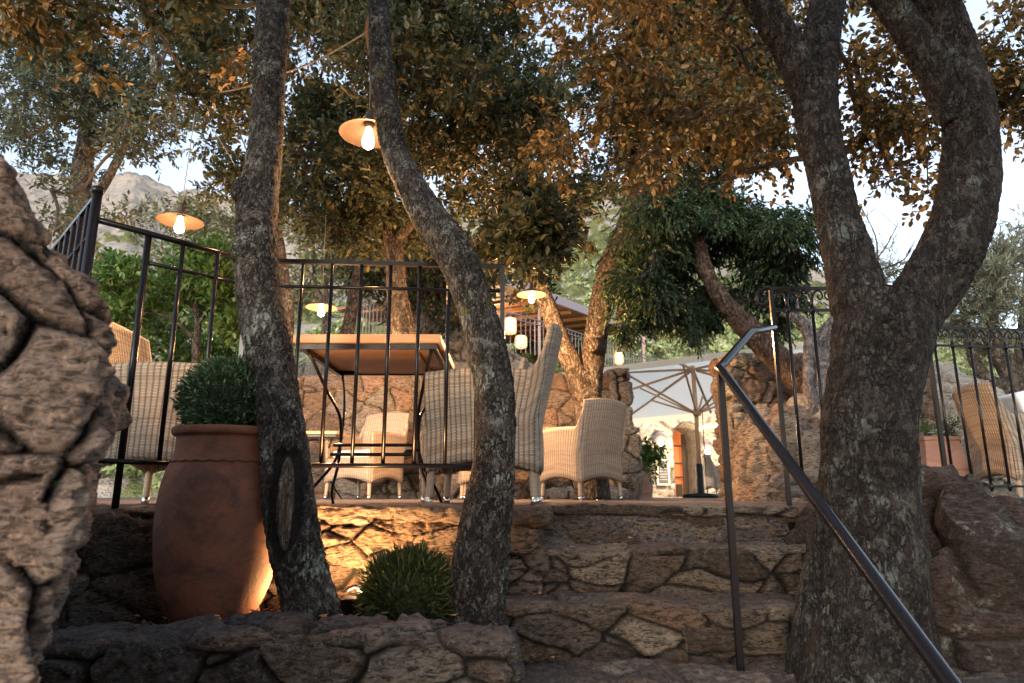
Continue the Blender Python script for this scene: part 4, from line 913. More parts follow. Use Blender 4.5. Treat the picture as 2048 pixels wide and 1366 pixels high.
# olive toned trees on the slope behind, one above the other
for i, (lab, bx) in enumerate([('pale olive brown tree on the slope behind the left hanging lamp', (300, 470, 420, 520, 12, 46, 60, 15, 18)),
                               ('small pale tree between the leaning trunk and the left foreground oak', (570, 720, 430, 600, 12, 44, 60, 13, 16)),
                               ('bushy dark tree behind the railing between the two foreground oaks', (700, 1000, 500, 640, 15, 44, 80, 11.2, 11.9))]):
    t = tree('slope_tree', P((bx[0] + bx[1]) / 2, bx[3] + 60, (bx[7] + bx[8]) / 2), lab)
    cl = field([bx], 110 + i); foliage('crown', cl, t, L_oak if i == 2 else L_hedge, TWIG, (0.13, 0.06), 8, 111 + i, spray=0.3)
    q = [((bx[0] + bx[1]) / 2, bx[3] + 140, (bx[7] + bx[8]) / 2, 22), ((bx[0] + bx[1]) / 2 + 8, bx[3] + 20, (bx[7] + bx[8]) / 2, 16), ((bx[0] + bx[1]) / 2, (bx[2] + bx[3]) / 2, (bx[7] + bx[8]) / 2, 9)]
    p_ = []; bark_tube(p_, q, seed=120 + i, ns=20, step=.08); build_tubes('trunk', p_, B_far, t)
    branches(t, [(q[1][0], q[1][1], q[1][2])], cl, 20 + i, 0.04)
# thin trunks seen through the middle railing
for i, (pt, lab) in enumerate([([(572, 720, 7.6, 30), (574, 620, 7.6, 30), (562, 520, 7.6, 26), (556, 440, 7.6, 22), (590, 360, 7.6, 16)], 'thin mossy trunk just right of the left foreground oak, behind the railing'),
                  ([(690, 680, 9.6, 32), (700, 640, 9.6, 28), (708, 590, 9.6, 24), (718, 530, 9.6, 18), (740, 460, 9.6, 12)], 'dark short trunk behind the near table and the small hanging lamp')]):
    t = tree('young_tree', P(pt[0][0], pt[0][1], pt[0][2]), lab); p_ = []; bark_tube(p_, pt, seed=130 + i, ns=30, step=.03, plate=(.05, .05, .08)); build_tubes('trunk', p_, B_far if i else B_oak2, t)
    cl = field([(pt[-1][0] - 60, pt[-1][0] + 60, pt[-1][1] - 40, pt[-1][1] + 60, 5, 46, 60, pt[0][2] - .5, pt[0][2] + .5)], 135 + i); foliage('crown', cl, t, L_oak, TWIG, (0.08, 0.035), 8, 136 + i, spray=.2)

# --- juniper with hanging foliage, leaning trunk and pale dead stump
T8 = tree('juniper_tree', P(1640, 900, 6.6), 'old juniper with a leaning stringy red brown trunk and drooping dark foliage behind the handrail')
p_ = []
bark_tube(p_, [(1650, 850, 6.7, 70), (1630, 790, 6.7, 64), (1585, 745, 6.7, 60), (1530, 690, 6.7, 56), (1470, 630, 6.7, 46), (1430, 580, 6.7, 36), (1405, 520, 6.7, 30), (1395, 440, 6.7, 24), (1410, 360, 6.8, 14)], seed=141, ns=60, step=0.02, plate=(.03, .03, .2), depth=.01, lump=.12)
build_tubes('trunk', p_, B_jun, T8)
p_ = []
bark_tube(p_, [(1655, 960, 6.3, 90), (1650, 880, 6.3, 88), (1655, 820, 6.3, 70), (1648, 740, 6.3, 66), (1650, 690, 6.3, 58), (1664, 650, 6.3, 40), (1680, 620, 6.3, 10)], seed=143, ns=60, step=0.015, plate=(.02, .02, .25), depth=.014, lump=.25)
bark_tube(p_, [(1630, 830, 6.2, 34), (1615, 760, 6.2, 26), (1618, 700, 6.2, 24), (1612, 655, 6.2, 24), (1585, 632, 6.2, 18), (1560, 630, 6.2, 6)], seed=145, ns=40, step=0.015, plate=(.02, .02, .25), depth=.008, lump=.2)
bark_tube(p_, [(1608, 650, 6.2, 10), (1598, 630, 6.2, 9), (1594, 596, 6.2, 4)], seed=146, ns=16, step=0.015)
build_tubes('dead_stump', p_, B_drift, T8)
c8 = field([(1250, 1620, 400, 480, 20, 46, 110, 6.2, 7.6), (1240, 1410, 460, 640, 20, 44, 110, 6.2, 7.4), (1400, 1600, 460, 600, 14, 44, 100, 6.8, 7.6), (1235, 1330, 600, 665, 5, 22, 36, 6.3, 7.0), (1360, 1420, 590, 665, 5, 18, 28, 6.4, 7), (1450, 1500, 580, 630, 3, 18, 22, 6.6, 7.2), (1540, 1610, 440, 560, 4, 38, 60, 6.2, 7), (1500, 1640, 600, 690, 4, 30, 50, 7.2, 7.8), (1430, 1480, 380, 420, 3, 40, 70, 6.4, 7)], 147)
foliage('crown', c8, T8, L_jun, TWIG, (0.045, 0.014), 18, 148, droop=0.4, spray=0.15, narrow=True, upright=0, dens=2.2)
branches(T8, [(1430, 580, 6.7), (1405, 520, 6.7), (1395, 440, 6.7), (1410, 370, 6.8)], c8, 11, 0.02)

# --- olive tree on the right
T9 = tree('olive_tree', P(2000, 900, 8.4), 'silvery olive tree with a twisting trunk behind the right hand wicker chair')
p_ = []
bark_tube(p_, [(2090, 860, 8.4, 70), (2045, 790, 8.4, 52), (2015, 740, 8.4, 44), (1990, 690, 8.4, 36), (1985, 620, 8.4, 26), (2000, 540, 8.4, 18), (2010, 480, 8.4, 12)], seed=151, ns=40, step=0.03, plate=(.04, .04, .1), depth=.008, lump=.15)
bark_tube(p_, [(2030, 780, 8.4, 40), (1975, 760, 8.3, 34), (1945, 710, 8.2, 24), (1930, 640, 8.2, 18), (1920, 570, 8.2, 12)], seed=153, ns=30, step=0.03, lump=.15)
bark_tube(p_, [(2040, 780, 8.4, 34), (2040, 700, 8.5, 24), (2050, 600, 8.6, 18), (2055, 500, 8.6, 10)], seed=155, ns=30, step=0.03, lump=.15)
build_tubes('trunk', p_, B_far, T9)
c9 = field([(1900, 2070, 520, 650, 15, 44, 75, 7.6, 9.2), (1960, 2080, 440, 540, 7, 44, 55, 7.8, 9), (1890, 2060, 640, 720, 8, 34, 40, 8, 9.4)], 157)
foliage('crown', c9, T9, L_olive, TWIG, (0.075, 0.013), 13, 158, spray=0.24, narrow=True)
branches(T9, [(1985, 620, 8.4), (2010, 480, 8.4), (1920, 570, 8.2), (2050, 600, 8.6), (1930, 640, 8.2)], c9, 12, 0.02)
T9b = tree('olive_tree', P(1770, 760, 9.4), 'slender olive sapling seen between the two limbs of the big forked oak')
c9b = field([(1720, 1800, 500, 600, 5, 30, 30, 9, 9.6)], 159); foliage('crown', c9b, T9b, L_olive, TWIG, (0.08, 0.013), 12, 160, spray=.26, narrow=True)
p_ = []; bark_tube(p_, [(1770, 800, 9.4, 18), (1765, 680, 9.4, 14), (1760, 560, 9.4, 8)], seed=161, ns=16, step=.05); build_tubes('trunk', p_, B_far, T9b)
# bare dead branches between the limbs
T10 = tree('bare_tree', P(1790, 780, 8.5), 'leafless grey dead tree showing between the limbs of the big forked oak')
mbx = MB(); rs2 = random.Random(9)
mbx.tube([P(1800, 820, 8.5), P(1790, 650, 8.5), P(1752, 520, 8.5)], [.05, .035, .02], 7, smooth=5)
for s, e in [((1752, 520), (1800, 440)), ((1752, 520), (1690, 470)), ((1760, 540), (1830, 480)), ((1755, 525), (1715, 400)), ((1752, 520), (1700, 540)), ((1770, 560), (1720, 480)), ((1745, 505), (1670, 430)), ((1700, 240), (1660, 230))][:7]:
    a, b = P(*s, 8.5), P(*e, 8.5 + rs2.uniform(-.5, .5)); m_ = a.lerp(b, .5) + Vector((rs2.uniform(-.1, .1), 0, rs2.uniform(-.1, .1)))
    mbx.tube([a, m_, b], [.014, .01, .004], 5, smooth=4)
    for k in range(5):
        q = m_.lerp(b, rs2.uniform(-.4, .9)); f = q + Vector((rs2.uniform(-.3, .3), rs2.uniform(-.2, .2), rs2.uniform(-.02, .3))); mbx.tube([q, q.lerp(f, .5) + Vector((0, 0, .04)), f], [.005, .004, .002], 4)
mbx.build('trunk', B_far, T10, world=True)

# maquis on the hillside
def maquis():
    rs = np.random.RandomState(4); n0, n1, _ = HP.shape; cl = []; Vv = []; Fv = []; cc = []
    cand = []
    while len(cand) < 1500:
        i = rs.randint(0, n0); j = rs.randint(0, n1); p = HP[i, j]; px = Hpx[i]
        if px < 120 or px > 2100 or p[1] > 95: continue
        veg = np.interp(px, [0, 500, 900, 1100, 1400, 2048], [0.5, 0.5, 0.7, 0.85, 0.95, 0.9]) * np.interp(p[1], [14, 50, 95], [1, .8, .35])
        if rs.uniform() < veg: cand.append(p)
    c = np.array(cand); n = len(c); m = 70
    sz = np.interp(c[:, 1], [14, 40, 95], [0.45, 0.8, 1.5]) * rs.uniform(.6, 1.3, n)
    d = rs.normal(size=(n, m, 3)); d /= np.linalg.norm(d, axis=-1, keepdims=True); d[..., 2] = np.abs(d[..., 2])
    o = c[:, None, :] + d * (sz[:, None, None] * rs.uniform(.55, 1.05, (n, m, 1)) * np.array([1, 1, .75]))
    a = rs.normal(size=(n, m, 3)); a /= np.linalg.norm(a, axis=-1, keepdims=True); b = np.cross(a, d + 0.3 * rs.normal(size=(n, m, 3))); b /= np.linalg.norm(b, axis=-1, keepdims=True)
    l = sz[:, None, None] * 0.2
    V = np.stack([o - a * l, o + b * l * .5, o + a * l, o - b * l * .5], 2).reshape(-1, 3)
    F = np.arange(len(V)).reshape(-1, 4); col = np.repeat(np.stack([np.repeat(rs.uniform(size=(n, 1)), m, 1), rs.uniform(size=(n, m)), np.zeros((n, m))], -1).reshape(-1, 3), 4, axis=0)
    tag(mesh_obj('maquis_scrub', V, F, L_maq, None, True, col=col), 'green scrub bushes scattered over the rocky hillside', 'scrub', kind='stuff')
maquis()

# ================================================================== OBJECTS
def PZ(px, py, z):
    d = ray(px, py); t = (z - EYE) / d[2]; return Vector((d[0] * t, d[1] * t, z))
# ------------------------------------------------------------------ wicker chairs
def sheet(name, fn, nu, nv, th, mat, parent, us=1.0, vs=1.0, two=True):
    u = np.linspace(0, 1, nu); v = np.linspace(0, 1, nv); U, Vv = np.meshgrid(u, v, indexing='ij')
    Pt = np.array([[fn(a, b) for b in v] for a in u], dtype=float)
    du = np.gradient(Pt, axis=0); dv = np.gradient(Pt, axis=1); Nn = np.cross(du, dv); Nn /= np.maximum(np.linalg.norm(Nn, axis=-1, keepdims=True), 1e-9)
    m = nu * nv; uvw = np.stack([U * us, Vv * vs], -1).reshape(-1, 2); lay = []
    # rounded section: outer faces inset at the rim, plus a mid ring
    e = np.minimum(np.minimum(U, 1 - U) * us, np.minimum(Vv, 1 - Vv) * vs); rr = np.sqrt(np.clip(1 - (1 - np.clip(e / (th * .5), 0, 1)) ** 2, 0.06, 1))
    A = (Pt + Nn * (th / 2 * rr)[..., None]).reshape(-1, 3); B = (Pt - Nn * (th / 2 * rr)[..., None]).reshape(-1, 3)
    V = np.vstack([A, B]); idx = np.arange(m).reshape(nu, nv)
    q = np.stack([idx[:-1, :-1], idx[1:, :-1], idx[1:, 1:], idx[:-1, 1:]], -1).reshape(-1, 4)
    loop = np.concatenate([idx[:, 0], idx[-1, 1:], idx[-2::-1, -1], idx[0, -2:0:-1]]); nx = np.roll(loop, -1)
    F = np.vstack([q, q[:, ::-1] + m, np.stack([nx, loop, loop + m, nx + m], 1)])
    return mesh_obj(name, V, F, mat, parent, True, uv=np.vstack([uvw, uvw]))
def ss(a): a = max(0, min(1, a)); return a * a * (3 - 2 * a)
def make_chair(label, mat=WICK):
    o = empty('wicker_chair', (0, 0, 0), label, 'chair', 'wicker armchairs on the terrace')
    lean = lambda z: max(0, z - 0.42) * 0.24
    W, Dp = 0.285, 0.27
    def back(u, v):
        zb = 0.155 + 0.055 * math.sin(math.pi * u); zt = 0.93 - 0.03 * (2 * u - 1) ** 2; z = zb + (zt - zb) * v
        return ((u - .5) * 2 * W, Dp + lean(z) - 0.035 * (2 * u - 1) ** 2 * ss((z - .3) / .4), z)
    sheet('backrest', back, 22, 34, 0.045, mat, o, 2 * W, 0.76)
    def sidef(sg):
        def f(u, v):
            zb = 0.155 + 0.055 * math.sin(math.pi * u); zt = 0.655 + 0.015 * math.sin(math.pi * u) + 0.20 * ss((u - .86) / .14) * .75; z = zb + (zt - zb) * v
            y = -Dp + 2 * Dp * u; y += lean(z) * ss((u - .35) / .65) - 0.02 * ss((z - .3) / .3) * (1 - u)
            return (sg * (W + 0.012 * math.sin(math.pi * u)), y - 0.02 * u * ss((z - .6) / .2), z)
        return f
    for sg in (-1, 1): sheet('arm_panel', sidef(sg), 34, 26, 0.04, mat, o, 2 * Dp, 0.5)
    sheet('front_panel', lambda u, v: ((u - .5) * 2 * W, -Dp, 0.155 + 0.055 * math.sin(math.pi * u) + (0.40 - 0.155 - 0.055 * math.sin(math.pi * u)) * v), 16, 8, 0.03, mat, o, 2 * W, 0.25)
    sheet('seat', lambda u, v: ((u - .5) * 2 * (W - .01), -Dp + 2 * Dp * v, 0.40), 8, 8, 0.03, mat, o, .56, .54)
    for sx in (-1, 1):
        for sy in (-1, 1):
            x, y = sx * (W - .028), sy * (Dp - .026); m_ = MB(); zz = np.linspace(0.035, 0.22, 14)
            m_.tube([(x + sx * .012 * (1 - z / .26), y + sy * .014 * (1 - z / .26), z) for z in zz], [0.017 + 0.0015 * (i % 2) + .003 * z / .26 for i, z in enumerate(zz)], 10)
            lg = m_.build('leg', WLEG, o)
            MB().tube([(x + sx * .012, y + sy * .014, 0), (x + sx * .0115, y + sy * .0135, 0.04)], [0.0185, 0.0195], 12).build('foot_cap', CHROME, lg)
    return o
WLEG = mat_simple('wrapped_leg', (0.36, 0.28, 0.2), 0.6, noise=0.8, nsc=90, aniso=(.1, .1, 3), bump=0.002)
def chair_copy(src, label, mat=None):
    r = src.copy(); LINK(r); r['label'] = label
    for ch in list(src.children):
        c = ch.copy(); LINK(c); c.parent = r
        if mat and c.data.materials[0] == WICK: c.data = c.data.copy(); c.data.materials[0] = mat
        for g2 in ch.children: d = g2.copy(); LINK(d); d.parent = c
    return r
cA = make_chair('dark wicker armchair seen side on behind the curving oak trunk, right of the table')
cA.location = (-0.13, 3.66, 0.0); cA.rotation_euler.z = R(-94)
def pch(label, x, y, th, mat=None, z=0.0, s=1.0):
    c = chair_copy(cA, label, mat); c.location = (x, y, z); c.rotation_euler.z = R(th); c.scale = (s, s, s); return c
pch('wicker armchair at the far left behind the clipped ball and the left railing', -1.70, 3.50, 92)
pch('pale honey wicker armchair seen from behind at the top of the steps', 0.66, 6.66, 219, WICKW)
pch('pale wicker armchair with a white seat cushion below the far side of the near table', -1.70, 8.0, -26, WICKW, 0.0, 1.12)
pch('small distant wicker chair just right of the umbrella pole', 4.62, 15.3, 95)
pch('wicker armchair with a white cushion behind the right hand railing', 4.27, 5.72, 84, None, 0.0, 1.04)
pch('wicker chair mostly hidden behind the curving oak trunk, under the slatted table', -0.28, 7.7, 90, WICKW)
def cushion(lo, hi, mat, label, loc, rz, rx=0):
    o = MB(); 
    V, _, F = _rb(np.array(hi) - np.array(lo), 0.03); V = V + (np.array(lo) + np.array(hi)) / 2; V[:, 2] += 0.01 * np.cos(V[:, 0] * 6)
    ob = mesh_obj('seat_cushion', V, F, mat, None, True); ob.location = loc; ob.rotation_euler = (rx, 0, rz); return tag(ob, label, 'cushion')
cushion((-.26, -.27, 0.42), (.26, .24, 0.51), CREAM, 'cream seat cushion on the wicker chair below the near table', (-1.70, 8.0, 0.03), R(-26))
cushion((-.24, -.05, -.2), (.24, .05, .2), CREAM, 'cream cushion edge poking out left of the dark wicker chair beside the table', (-0.42, 4.42, 0.60), R(-80), R(-12))
cushion((-.24, -.05, -.22), (.24, .06, .22), WHITEF, 'bright white cushion standing in the right hand wicker chair', (4.24, 5.74, 0.66), R(84), R(-17))
pch('wicker armchair directly behind the dark wicker chair, barely showing beside the curved table leg', -0.30, 4.50, -84)

# ------------------------------------------------------------------ tables
def curve(mbb, pts, r=0.009, ns=7): mbb.tube(pts, r, ns, smooth=7)
tb = empty('table', (-0.73, 3.7, 0), 'near wooden table seen from below behind the middle railing, on curved iron legs', 'table')
tx0, tx1, ty0, ty1, tz = -1.08, -0.352, 3.28, 4.10, 0.782
def skew(p): return Vector(p)
MB().box((tx0, ty0, tz), (tx1, ty1, tz + 0.042), 0.004).build('tabletop', TEAK, tb, world=True)
fr = MB()
for a_, b2 in (((tx0 + .02, ty0 + .02), (tx1 - .02, ty0 + .045)), ((tx0 + .02, ty1 - .045), (tx1 - .02, ty1 - .02)), ((tx0 + .02, ty0 + .045), (tx0 + .045, ty1 - .045)), ((tx1 - .045, ty0 + .045), (tx1 - .02, ty1 - .045))):
    fr.box((*a_, tz - .028), (*b2, tz - 0.002))
fr.build('iron_frame', BLACK, tb, False, world=True)
MB().box((tx0 + .15, ty0 + .06, tz - .022), (tx1 - .13, ty1 - .06, tz - .003)).build('underside_board', TEAKB, tb, False, world=True)
for sg, xx in ((-1, tx0 + .06), (1, tx1 - .05)):
    for (ya, yb) in ((ty0 + .05, ty1 - .12), (ty1 - .05, ty0 + .12)):
        m_ = MB(); inx = -sg * .10
        curve(m_, [(xx, ya, tz - .02), (xx + inx * .6, ya * .75 + yb * .25, tz - .2), (xx + inx, (ya + yb) / 2, .45), (xx + inx * .9, ya * .4 + yb * .6, .24), (xx + inx * .2, ya * .15 + yb * .85, .08), (xx + .005, yb, .0)], 0.0085)
        m_.build('leg', BLACK, tb, world=True)
m_ = MB(); curve(m_, [(tx0 + .16, 3.55, .30), (tx1 - .14, 3.55, .30)]); m_.build('stretcher', BLACK, tb, world=True)
m_ = MB(); curve(m_, [(tx1 - .14, 3.62, .28), (tx1 - .2, 3.56, .265), (tx1 - .16, 3.5, .25), (tx0 + .16, 3.5, .25)]); m_.build('stretcher', BLACK, tb, world=True)
def small_table(label, x0, x1, y0, y1, mat, slats=False, n=1):
    t = empty('table', ((x0 + x1) / 2, (y0 + y1) / 2, 0), label, 'table'); m2 = MB()
    if slats:
        k = 12; w_ = (x1 - x0) / k
        for i in range(k): m2.box((x0 + i * w_ + .004, y0, .715), (x0 + (i + 1) * w_ - .004, y1, .75))
    else: m2.box((x0, y0, .72), (x1, y1, .755), .004)
    m2.build('tabletop', mat, t, False, world=True)
    f2 = MB()
    for lo, hi in (((x0 + .01, y0 + .01), (x1 - .01, y0 + .03)), ((x0 + .01, y1 - .03), (x1 - .01, y1 - .01)), ((x0 + .01, y0 + .03), (x0 + .03, y1 - .03)), ((x1 - .03, y0 + .03), (x1 - .01, y1 - .03))): f2.box((*lo, .69), (*hi, .713))
    f2.build('iron_frame', BLACK, t, False, world=True)
    for xx, sg in ((x0 + .05, 1), (x1 - .05, -1)):
        for ya, yb in ((y0 + .04, y1 - .04), (y1 - .04, y0 + .04)):
            m3 = MB(); curve(m3, [(xx, ya, .69), (xx + sg * .1, ya * .75 + yb * .25, .5), (xx + sg * .14, (ya + yb) / 2, .33), (xx + sg * .06, ya * .2 + yb * .8, .12), (xx, yb, 0)], .009, 6); m3.build('leg', BLACK, t, world=True)
    return t
small_table('farther wooden table with curved legs, left of the cushioned chair below the near table', -2.75, -1.98, 7.75, 8.4, TEAK)
small_table('slatted table behind the pale honey wicker chair', 0.02, 0.80, 7.25, 7.95, mat_wood('slat_wood', (0.34, 0.2, 0.14), (0.2, 0.11, 0.08), (8, 1, 1)), True)

# ------------------------------------------------------------------ terracotta pot and clipped plants
PX, PY = P(445, 1000, 2.56).x, 2.56
pot = empty('terracotta_pot', (PX, PY, -0.42), 'big round bellied terracotta pot in the planting bed, left of the scarred trunk', 'pot')
prof = [(0.001, -.42), (.105, -.42), (.12, -.40), (.165, -.32), (.198, -.22), (.214, -.10), (.216, 0.0), (.208, .09), (.192, .15), (.178, .185), (.174, .24), (.176, .255), (.188, .262), (.193, .275), (.191, .287), (.18, .29), (.156, .288), (.15, .26), (.15, .22), (.001, .22)]
MB().lathe(catmull([(a, 0, b) for a, b in prof], 4)[:, [0, 2]], (PX, PY, 0), 72).build('body', TERRA, pot, world=True)
ang = np.linspace(0, 2 * np.pi, 181); wv = 0.006 * np.abs(np.sin(ang * 13))
MB().tube([(PX + .1865 * math.cos(a), PY + .1865 * math.sin(a), .172 - w_) for a, w_ in zip(ang, wv)], 0.0065, 6, caps=False).build('pinched_band', TERRA, pot, world=True)
MB().lathe([(0.001, .245), (.151, .24)], (PX, PY, 0), 32).build('soil', SOIL, pot, world=True)
def ball(name, c, r, n, leaf, mat, label, seed, cat='plant', flat=0.95, up=0.25, parent=None, stick=0.5):
    rs = np.random.RandomState(seed); d = rs.normal(size=(n, 3)); d /= np.linalg.norm(d, axis=1)[:, None]; d = d[d[:, 2] > -0.75]; n = len(d)
    tuft = fbm(d * 5, 3, seed) * 0.22 * r
    o = np.array(c) + d * np.array([1, 1, flat]) * (r * rs.uniform(0.80, 0.98, n) + tuft)[:, None]
    ax = d + rs.normal(size=(n, 3)) * stick + np.array([0, 0, up]); ax /= np.linalg.norm(ax, axis=1)[:, None]
    w_ = np.cross(ax, rs.normal(size=(n, 3))); w_ /= np.linalg.norm(w_, axis=1)[:, None]; nv = np.cross(ax, w_)
    l = leaf[0] * rs.uniform(.7, 1.3, n)[:, None]; ww = leaf[1] * 0.5 * rs.uniform(.8, 1.2, n)[:, None]
    V = np.stack([o, o + ax * l * .4 + w_ * ww + nv * ww * .5, o + ax * l * .8 + w_ * ww * .7, o + ax * l, o + ax * l * .8 - w_ * ww * .7, o + ax * l * .4 - w_ * ww + nv * ww * .5], 1).reshape(-1, 3)
    b = (np.arange(n) * 6)[:, None]; F = np.concatenate([b + np.array([0, 1, 2, 3]), b + np.array([0, 3, 4, 5])])
    hue = np.clip(0.45 + 0.5 * fbm(d * 4, 2, seed + 2) + rs.normal(size=n) * .2, 0, 1); col = np.repeat(np.stack([hue, rs.uniform(size=n), hue * 0], 1), 6, axis=0)
    e = empty(name, Vector(c) - Vector((0, 0, r * .9)), label, cat)
    mesh_obj('leaves', V, F, mat, e, True, col=col, world=True)
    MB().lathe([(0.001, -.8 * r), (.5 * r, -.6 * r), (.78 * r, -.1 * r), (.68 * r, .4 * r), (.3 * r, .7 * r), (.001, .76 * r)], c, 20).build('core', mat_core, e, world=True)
    return e
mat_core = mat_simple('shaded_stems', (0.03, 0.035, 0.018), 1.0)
ball('clipped_ball', (PX, PY, .385), .178, 9000, (.022, .0065), L_box, 'round clipped green ball plant growing in the big terracotta pot', 3)
bp = P(815, 1190, 2.62); ball('round_bush', (bp.x, bp.y, bp.z + .0), .158, 3600, (.042, .008), L_bush, 'low dark round bush in the planting bed between the two trunks', 5, stick=.45, up=.4)

# urn and planters
up_ = P(1286, 998, 12.0); urn = empty('urn', (up_.x, up_.y, 0), 'slim terracotta urn beside the pillar end, under the umbrella', 'pot')
MB().lathe(catmull([(a, 0, b) for a, b in [(.001, 0), (.15, 0), (.16, .03), (.175, .15), (.17, .28), (.13, .45), (.115, .56), (.13, .6), (.12, .61), (.1, .58), (.001, .56)]], 4)[:, [0, 2]], (up_.x, up_.y, 0), 32).build('body', TERRA2, urn, world=True)
MB().tube([(up_.x + .176 * math.cos(a), up_.y + .176 * math.sin(a), .19) for a in np.linspace(0, 2 * np.pi, 41)], .008, 5, caps=False).build('band', TERRA2, urn, world=True)
def plant(name, label, clumps, mat, leaf, per=8, spray=.15, seed=1, base=None, **k):
    b0 = P(*base); t = empty(name, b0, label, 'plant'); foliage('leaves', clumps, t, mat, TWIG, leaf, per, seed, spray=spray, **k)
    branches(t, [base], clumps, seed, 0.02, sub=1); return t
plant('urn_shrub', 'leafy green shrub growing out of the slim terracotta urn', [(1285, 915, 12, 24, 22, 50), (1303, 925, 12, 22, 20, 45), (1278, 893, 12, 12, 14, 24), (1308, 905, 12, 14, 12, 24), (1294, 948, 11.9, 12, 14, 20)], L_shrub, (.09, .04), 8, .14, 201, (1287, 935, 12))
for i, (px, nm) in enumerate(((1110, 'left'), (1185, 'middle'), (1243, 'right'))):
    plant('low_plant', f'small leafy plant behind the pale chair legs, {nm} of the three by the wall', [(px, 975 if i == 2 else 985, 8.55, 14, 16 if i == 2 else 10, 26)], L_oak, (.05, .02), 8, .1, 210 + i, (px, 1000, 8.5))
sp_ = P(1876, 975, 6.35); pl = empty('square_planter', (sp_.x, sp_.y, .10), 'square pale terracotta planter with a rope band behind the right railing', 'pot')
def sqlathe(prof, c, r=.25):
    V = []; ns = 4
    for rad, z in prof:
        for sx, sy in ((-1, -1), (1, -1), (1, 1), (-1, 1)):
            for dx, dy in (((-1, 1), (1, -1)) if sx * sy < 0 else ((-1, -1), (1, 1)))[:1]: V.append((c[0] + sx * rad, c[1] + sy * rad, c[2] + z))
    n = len(prof); idx = np.arange(n * 4).reshape(n, 4); nx = np.roll(idx, -1, 1)
    return np.array(V), np.stack([idx[:-1], nx[:-1], nx[1:], idx[1:]], -1).reshape(-1, 4)
V_, F_ = sqlathe([(0.01, 0), (.17, 0), (.172, .03), (.165, .04), (.19, .12), (.192, .16), (.155, .42), (.165, .43), (.168, .46), (.15, .46), (.145, .43), (.01, .42)], (sp_.x, sp_.y, .105))
mesh_obj('body', V_, F_, TERRA2, pl, False, world=True)
hb = .193; MB().tube([(sp_.x - hb, sp_.y - hb, .27), (sp_.x + hb, sp_.y - hb, .27), (sp_.x + hb, sp_.y + hb, .27), (sp_.x - hb, sp_.y + hb, .27), (sp_.x - hb, sp_.y - hb, .27)], .007, 6).build('rope_band', TERRA2, pl, world=True)
plant('feathery_plant', 'small green plant at the left of the square planter', [(1852, 860, 6.3, 14, 13, 40)], L_shrub, (.035, .012), 8, .08, 221, (1852, 874, 6.3))
plant('feathery_plant', 'small green sprigs at the right of the square planter', [(1897, 862, 6.3, 14, 15, 36)], L_bush, (.04, .012), 8, .1, 222, (1895, 874, 6.3))
sc_ = P(1872, 864, 6.28); m_ = MB()
for ring, (n, el, L) in enumerate(((7, .25, .085), (6, .7, .07), (4, 1.15, .05))):
    for k in range(n):
        a = 2 * math.pi * (k + .5 * ring) / n; d = Vector((math.cos(a) * math.cos(el), math.sin(a) * math.cos(el), math.sin(el))); s_ = d.cross(Vector((0, 0, 1))).normalized() * .02; u_ = d.cross(s_).normalized() * .008
        b0 = Vector(sc_) - Vector((0, 0, .02)); m_.add([tuple(b0), tuple(b0 + d * L * .6 + s_), tuple(b0 + d * L), tuple(b0 + d * L * .6 - s_), tuple(b0 + d * L * .55 + u_), tuple(b0 + d * L * .55 - u_)], None, [(0, 1, 4), (1, 2, 4), (2, 3, 4), (3, 0, 4), (1, 0, 5), (2, 1, 5), (3, 2, 5), (0, 3, 5)])
o_ = m_.build('succulent', mat_simple('grey_green_succulent', (0.42, 0.52, 0.5), .6), None); tag(o_, 'pale grey green succulent rosette in the middle of the square planter', 'plant')

# ------------------------------------------------------------------ railings
def rail_thing(label, loc, group='black iron railings of the terrace'): return empty('iron_railing', loc, label, 'railing', group)
ZT, ZM, ZB = 1.08, 0.962, 0.172
Rr = PZ(1005, 533, ZT); K = PZ(500, 521, ZT); L0 = PZ(188, 438, ZT)
cr = rail_thing('square topped black railing between the two foreground oaks, in front of the near table', (K.x, K.y, 0))
def at_z(p, z): return Vector((p.x, p.y, z))
MB().tube([K, Rr], 0.0135, 4).build('top_rail', BLACK, cr, False, world=True)
for z in (ZM, ZB): MB().tube([at_z(K, z), at_z(Rr, z)], 0.008 if z == ZM else .010, 8).build('cross_rail', BLACK, cr, world=True)
for q in (K, Rr):
    MB().tube([at_z(q, ZT + .0), at_z(q, 0)], 0.014, 4).build('post', BLACK, cr, False, world=True)
b0 = PZ(607, 527, ZT); st = (PZ(840, 530, ZT) - PZ(607, 527, ZT)) / 4
for k in range(-1, 7):
    q = b0 + st * k; MB().tube([at_z(q, ZT), at_z(q, ZB)], 0.0088, 8).build('baluster', BLACK, cr, world=True)
    
lr = rail_thing('black railing receding at the left behind the clipped ball, under the left hanging lamp', (L0.x, L0.y, 0))
MB().tube([L0, K], 0.013, 8).build('top_rail', BLACK, lr, world=True)
q1 = PZ(298, 469, ZT)
MB().tube([at_z(q1, ZM), at_z(K, ZM)], 0.0085, 8).build('cross_rail', BLACK, lr, world=True)
MB().tube([at_z(L0, ZB), at_z(K, ZB)], 0.010, 8).build('cross_rail', BLACK, lr, world=True)
MB().tube([at_z(L0, 1.19), at_z(L0, 0)], 0.018, 10).lathe([(.001, .03), (.022, .024), (.026, .01), (.02, 0)], at_z(L0, 1.185), 14).build('post', BLACK, lr, world=True)
MB().tube([at_z(q1, ZT), at_z(q1, 0)], 0.0135, 8).build('post', BLACK, lr, world=True)
for px, py in ((367, 486), (437, 503)):
    q = PZ(px, py, ZT); MB().tube([at_z(q, ZT), at_z(q, ZB)], 0.0095, 8).build('baluster', BLACK, lr, world=True)
dl = PZ(112, 492, 1.19) - at_z(L0, 1.19); far_ = at_z(L0, 1.19) + dl * 1.25
